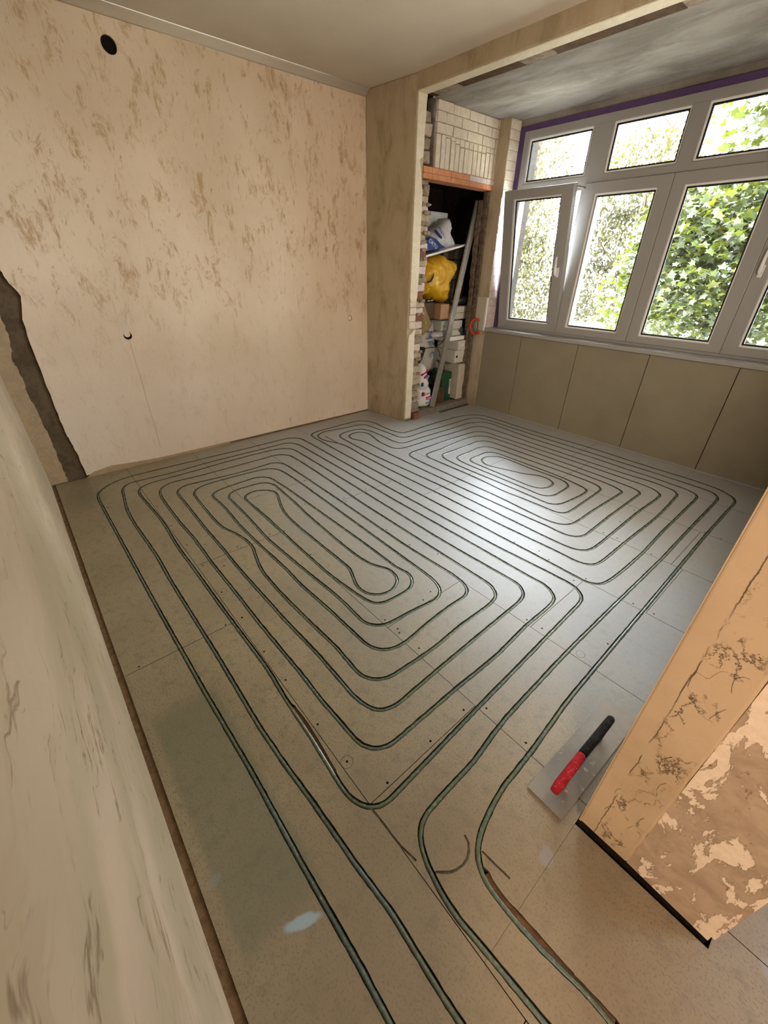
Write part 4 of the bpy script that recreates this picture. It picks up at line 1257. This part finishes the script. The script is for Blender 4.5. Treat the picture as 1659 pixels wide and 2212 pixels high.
# plaster sacks
s2 = crumple('plaster_sack', M['bagwhite'], [(3.125, .07), (3.13, .20), (3.15, .27), (3.20, .25), (3.27, .268), (3.32, .285), (3.335, .20), (3.33, .05), (3.24, .047)], (-3.17, -3.02), None, .005, seed=12)
tag(s2, 'white plaster sack with a crimson band standing on the niche floor', 'sack', 'plaster sacks in the niche')
MB().box(-3.030, -3.0085, 3.225, 3.332, .150, .178).build('crimson_band', M['redp'], s2, bevel=.003)
MB().box(-3.030, -3.008, 3.165, 3.190, .198, .235).build('red_mark', M['redp'], s2, bevel=.002)
text(s2, 'KNAUF', M['lightblue'], .026, (-3.004, 3.236, .215), rot_x(2), 'brand_lettering')
MB().box(-3.024, -3.008, 3.292, 3.322, .136, .148).build('blue_mark', M['lightblue'], s2)
MB().box(-3.010, -3.0075, 3.232, 3.325, .160, .168).build('band_lettering', M['bagwhite'], s2)
s2.location.x = -.022
for k in range(2):
    MB().box(-3.024, -3.009, 3.22, 3.30 - k * .02, .118 - k * .010, .121 - k * .010).build('small_print', M['lightblue'], s2)
s1 = crumple('plaster_sack', M['bagwhite'], [(3.145, .30), (3.13, .38), (3.15, .45), (3.18, .52), (3.235, .505), (3.26, .46), (3.285, .38), (3.32, .275), (3.24, .252), (3.18, .262)], (-3.19, -3.06), None, .009, seed=14)
tag(s1, 'crumpled white plaster sack stacked on top of the standing one', 'sack', 'plaster sacks in the niche')
MB().prism([(3.155, .408), (3.25, .445), (3.252, .458), (3.157, .420)], -3.075, -3.049).build('crimson_band', M['redp'], s1, bevel=.002)
MB().prism([(3.19, .372), (3.235, .392), (3.237, .412), (3.19, .395)], -3.075, -3.048).build('crimson_band', M['redp'], s1, bevel=.002)
MB().prism([(3.165, .33), (3.185, .335), (3.185, .30), (3.168, .295)], -3.075, -3.048).build('blue_mark', M['bluem'], s1, bevel=.002)
MB().prism([(3.22, .36), (3.26, .375), (3.265, .40), (3.225, .385)], -3.075, -3.050).build('blue_mark', M['lightblue'], s1, bevel=.002)

# right-hand stack
g = MB().box(-3.45, -3.12, 3.56, 3.72, .046, .372).build('green_box', M['green'], bevel=.02, seg=3)
tag(g, 'dark green plastic case standing on the niche floor beside the beige box', 'case')
MB().box(-3.122, -3.118, 3.675, 3.705, .12, .29).build('barcode_label', M['whitebox'], g)
for k in range(7):
    MB().box(-3.1185, -3.1165, 3.680, 3.700, .20 + k * .011, .204 + k * .011).build('label_line', M['blackpl'], g)
stp = MB().prism([(3.40, .046), (3.40, .30), (3.475, .29), (3.475, .24), (3.555, .215), (3.555, .046)], -3.110, -3.075).build('wood_offcut', M['redbrownwood'], bevel=.003)
tag(stp, 'dark brown stepped wood offcut leaning in front of the green case', 'offcut')
tb = MB().box(-3.42, -3.05, 3.735, 3.93, .063, .455).build('beige_box', M['beigebox'], bevel=.004)
tag(tb, 'tall beige box at the right of the niche floor', 'box')
MB().box(-3.051, -3.047, 3.765, 3.768, .066, .45).build('box_fold', M['whitebox'], tb)
lb = MB().box(-3.36, -3.06, 3.655, 3.885, .472, .600).build('white_box', M['whitebox'], bevel=.003)
tag(lb, 'lower of the two small white boxes stacked on the beige box', 'box', 'white boxes on the beige box')
MB().tube([(-3.061, 3.69, .54), (-3.0585, 3.69, .54)], [.014, .014], 16).build('finger_hole', M['coredeep'], lb)
ub = MB().box(-3.36, -3.055, 3.69, 3.895, .602, .700).build('white_box', M['whitebox'], bevel=.003)
tag(ub, 'upper of the two small white boxes stacked on the beige box', 'box', 'white boxes on the beige box')
MB().tube([(-3.056, 3.83, .655), (-3.0535, 3.83, .655)], [.014, .014], 16).build('finger_hole', M['coredeep'], ub)
MB().box(-3.056, -3.0535, 3.745, 3.79, .640, .672).build('label', M['bagwhite'], ub)
sh = MB().box(-3.50, -3.085, 3.53, 3.905, .705, .745).build('white_shelf', M['bead'], bevel=.004)
tag(sh, 'thick white shelf board lying on the small white boxes', 'board')
tr2 = crumple('plastic_wrap', M['plastic'], [(3.38, .742), (3.40, .79), (3.50, .80), (3.60, .79), (3.60, .752), (3.50, .745)], (-3.28, -3.10), None, .007, seed=17)
tag(tr2, 'crumpled clear plastic wrap on the left end of the white shelf', 'wrap')
gb = MB().box(-3.40, -3.15, 3.50, 3.64, .80, .90).build('grey_case', M['styro'], bevel=.006)
tag(gb, 'grey case below the small cardboard box', 'case')
MB().box(-3.151, -3.148, 3.53, 3.545, .84, .855).build('latch', M['blackpl'], gb)
gb2 = MB().box(-3.36, -3.12, 3.655, 3.80, .75, .895).build('tool_case', M['whitebox'], bevel=.006)
tag(gb2, 'pale tool case on the white shelf behind the straightedge', 'case')
MB().box(-3.121, -3.117, 3.66, 3.795, .81, .815).build('lid_seam', M['blackpl'], gb2)
MB().box(-3.121, -3.117, 3.745, 3.765, .785, .805).build('latch', M['blackpl'], gb2)
MB().tube([(-3.10, 3.775, .83), (-3.10, 3.775, .765)], [.014, .012], 10).build('green_handle', M['green'], gb2, smooth=True)
# orange clamp hanging at the opening's edge
oc = MB()
ap = [(math.cos(a), math.sin(a)) for a in [math.radians(q) for q in range(75, 286, 15)]]
oc.tube([(-2.975 + .062 * p[0], 3.84, .845 + .072 * p[1]) for p in ap], [.012] + [.0145] * (len(ap) - 2) + [.012], 8)
oc.tube([(-2.962, 3.84, .915), (-2.928, 3.845, .912)], [.012, .010], 8)
oc.tube([(-2.962, 3.84, .775), (-2.925, 3.845, .782), (-2.915, 3.845, .80)], [.014, .013, .008], 8)
o = oc.build('clamp', M['orange'], smooth=True)
tag(o, 'orange-red curved clamp hanging at the right edge of the niche opening', 'clamp')
MB().tube([(-2.945, 3.842, .91), (-2.94, 3.842, .78)], .005, 6).build('spindle', M['blackpl'], o)
bs = MB()
for k in range(5):
    bs.box(-3.12, -3.06, 3.80 + k * .02, 3.815 + k * .02, .748, .80 + .012 * (k % 2))
o = bs.build('tool_rack', M['blackpl'], bevel=.003)
tag(o, 'small black rack of bits on the right end of the white shelf', 'rack')

# ---- outside: ground, fence, trees
def mat_leaf(name, c1, c2, c3, tr):
    t = NT(name)
    nt = t.t
    g = t.n('ShaderNodeNewGeometry')
    rr = g.outputs['Random Per Island']
    col = t.mix(t.ramp(rr, .0, .6), c1, c2)
    col = t.mix(t.ramp(rr, .7, 1.0), col, c3)
    nt.nodes.remove(t.b)
    out = [n for n in nt.nodes if n.type == 'OUTPUT_MATERIAL'][0]
    d = t.n('ShaderNodeBsdfPrincipled')
    d.inputs['Roughness'].default_value = .45
    d.inputs['Specular IOR Level'].default_value = .5
    t.L(col, d.inputs['Base Color'])
    s = t.n('ShaderNodeBsdfTranslucent')
    t.L(t.mix(.10, col, (.30, .32, .01)), s.inputs['Color'])
    mx = t.n('ShaderNodeMixShader')
    mx.inputs[0].default_value = tr
    t.L(d.outputs[0], mx.inputs[1])
    t.L(s.outputs[0], mx.inputs[2])
    t.L(mx.outputs[0], out.inputs[0])
    return t.m


M['leafgreen'] = mat_leaf('maple_leaf', (.009, .015, .002), (.018, .025, .002), (.038, .040, .003), .33)
M['leafyellow'] = mat_leaf('thin_yellow_leaf', (.024, .019, .006), (.032, .028, .007), (.045, .033, .010), .30)
M['leafhedge'] = mat_leaf('hedge_leaf', (.008, .012, .002), (.017, .021, .003), (.026, .028, .004), .35)
M['bark'] = mat_rough('grey_brown_bark', (.05, .035, .022), (.03, .022, .014), (.08, .06, .04), 12)
M['paving'] = mat_rough('pale_paving', (.46, .44, .38), (.38, .36, .31), (.5, .48, .42), 3)  # pale concrete tone, set to bounce daylight up to the bay ceiling
M['fence'] = sm('weathered_fence', (.42, .40, .38), .8, .2, .1, 5)

MAPLE = [(0, -.12), (.10, -.06), (.40, -.18), (.32, .08), (.55, .30), (.22, .34), (0, .72), (-.22, .34), (-.55, .30), (-.32, .08), (-.40, -.18), (-.10, -.06)]
OVAL = [(0, -.5), (.26, -.1), (.2, .25), (0, .55), (-.2, .25), (-.26, -.1)]


def foliage(name, mt, par, centers, n, size, shape, seed, droop=.5):
    rnd = random.Random(seed)
    V, F = [], []
    for _ in range(n):
        c, r = rnd.choice(centers)
        while True:
            p = Vector((rnd.uniform(-1, 1), rnd.uniform(-1, 1), rnd.uniform(-1, 1)))
            if p.length < 1 and rnd.random() < .25 + p.length ** 2:
                break
        p = Vector(c) + Vector((p.x * r[0], p.y * r[1], p.z * r[2]))
        s = size * rnd.uniform(.6, 1.25)
        R = Matrix.Rotation(rnd.uniform(0, 6.28), 3, 'Z') @ Matrix.Rotation(rnd.gauss(droop, .5), 3, 'X') @ Matrix.Rotation(rnd.uniform(-.5, .5), 3, 'Y')
        k = len(V)
        for u, v in shape:
            q = R @ Vector((u * s, v * s, -.25 * s * (u * u + v * v)))
            V.append((p.x + q.x, p.y + q.y, p.z + q.z))
        F.append(tuple(range(k, k + len(shape))))
    me = bpy.data.meshes.new(name)
    me.from_pydata(V, [], F)
    me.materials.append(mt)
    o = bpy.data.objects.new(name, me)
    C.objects.link(o)
    o.parent = par
    o['kind'] = 'stuff'
    return o


def branches(root, base, height, spread, n, seed, r0, lean=(0, 0), names=('trunk', 'branch')):
    rnd = random.Random(seed)
    b = Vector(base)
    top = b + Vector((lean[0], lean[1], height))
    pts = [b.lerp(top, t / 6) + Vector((rnd.uniform(-.08, .08), rnd.uniform(-.08, .08), 0)) for t in range(7)]
    MB().tube(pts, [r0 * (1 - .12 * i) for i in range(7)], 8).build(names[0], M['bark'], root, smooth=True)
    for k in range(n):
        t = rnd.uniform(.25, .95)
        s = b.lerp(top, t)
        an = rnd.uniform(0, 6.28)
        ln = spread * rnd.uniform(.5, 1.1)
        d = Vector((math.cos(an), math.sin(an), rnd.uniform(.5, 1.5))).normalized()
        p = [s]
        for i in range(5):
            d = (d + Vector((rnd.uniform(-.3, .3), rnd.uniform(-.3, .3), rnd.uniform(-.15, .25)))).normalized()
            p.append(p[-1] + d * ln / 5)
        rr = r0 * (1 - .7 * t) * .42
        MB().tube(p, [max(.006, rr * (1 - .17 * i)) for i in range(6)], 5).build(names[1], M['bark'], root, smooth=True)


GZ = -1.1
pale_paving = MB().box(-40, 22, 4.3, 60, GZ - .1, GZ).build('ground', M['paving'])
struct(pale_paving)
# leafy tree close to the window, right half
t1 = empty('leafy_tree', (-1.3, 8.2, GZ))
t1.matrix_basis = Matrix.Identity(4)
tag(t1, 'dense broad-leaved green tree right outside the window, filling the right-hand panes', 'tree')
branches(t1, (-1.3, 8.2, GZ), 5.5, 2.0, 16, 21, .13, (.3, .3))
foliage('foliage', M['leafgreen'], t1, [((-1.2, 7.4, 2.3), (1.7, .9, 1.5)), ((.5, 7.6, 2.8), (1.5, 1.0, 1.7)), ((-2.1, 7.6, 1.0), (1.35, .8, .9)), ((-.4, 7.6, .6), (1.9, .9, 1.1)), ((-.6, 7.8, 4.0), (1.9, 1.1, 1.0)), ((-2.35, 7.9, 2.0), (.9, .6, .7)), ((-.9, 7.3, 3.1), (1.3, .7, .9)), ((-1.9, 7.2, 1.5), (1.2, .6, .8))], 17000, .118, MAPLE, 31, .7)
# hedge / shrubs below
for i, (x_, y_, r_, n_, lab) in enumerate(((-7.3, 9.5, 1.0, 2600, 'yellow-green shrub at the lower left, seen through the open sash'),
                                      (-2.3, 10.2, 2.5, 6500, 'olive-green shrub behind the foot of the leafy tree'))):
    s_ = empty('shrub', (x_, y_, GZ))
    tag(s_, lab, 'shrub')
    s_.matrix_basis = Matrix.Identity(4)
    foliage('foliage', M['leafhedge'], s_, [((x_, y_, GZ + 1.1), (r_, r_ * .5, 1.35))], n_, .13, OVAL, 50 + i, .6)
    MB().tube([(x_, y_, GZ), (x_ + .1, y_, GZ + 1.2)], [.06, .02], 6).build('stem', M['bark'], s_, smooth=True)
# thin yellow trees further off, left half
for i, (x_, y_, h_, lean, n_, cs, lab) in enumerate((
        (-9.3, 13.2, 7.0, (.8, 0), 9000, [((-9.4, 13.0, 3.4), (1.9, 1.2, 2.7)), ((-8.6, 13.0, 1.0), (1.6, 1.2, 1.4))], 'thin yellowing tree with bare stems, seen through the open left sash'),
        (-6.4, 15.2, 7.5, (.4, .3), 7500, [((-6.6, 15.2, 3.6), (1.4, 1.2, 1.1)), ((-6.3, 15.2, 2.1), (1.5, 1.0, .9)), ((-7.3, 15.2, .7), (1.3, 1.2, .9))], 'sparse yellow-leaved tree behind the second pane from the left'),
        (-11.8, 15.5, 8.0, (1.4, 0), 6000, [((-11.4, 15.5, 2.6), (2.0, 1.4, 3.0))], 'faint far tree at the extreme left of the window'))):
    t_ = empty('slender_tree', (x_, y_, GZ))
    t_.matrix_basis = Matrix.Identity(4)
    tag(t_, lab, 'tree')
    branches(t_, (x_, y_, GZ), h_, 2.8, 26, 70 + i, .11, lean)
    foliage('foliage', M['leafyellow'], t_, cs, int(n_ * 1.6), .125, OVAL, 80 + i, .7)
fe = empty('fence', (-7.5, 17.5, GZ))
tag(fe, 'pale picket fence low down beyond the trees', 'fence')
rail = MB().box(-3.2, 3.2, .03, .07, .5, .58).box(-3.2, 3.2, .03, .07, 1.1, 1.18).build('rail', M['fence'], fe)
pk0 = MB().prism([(-.05, 0), (.05, 0), (.05, 1.35), (0, 1.43), (-.05, 1.35)], 0, .025, 'y').build('picket', M['fence'], fe)
pk0.location = (-3.15, 0, 0)
for k in range(1, 36):
    c = pk0.copy()
    C.objects.link(c)
    c.location = (-3.15 + k * .18, 0, 0)
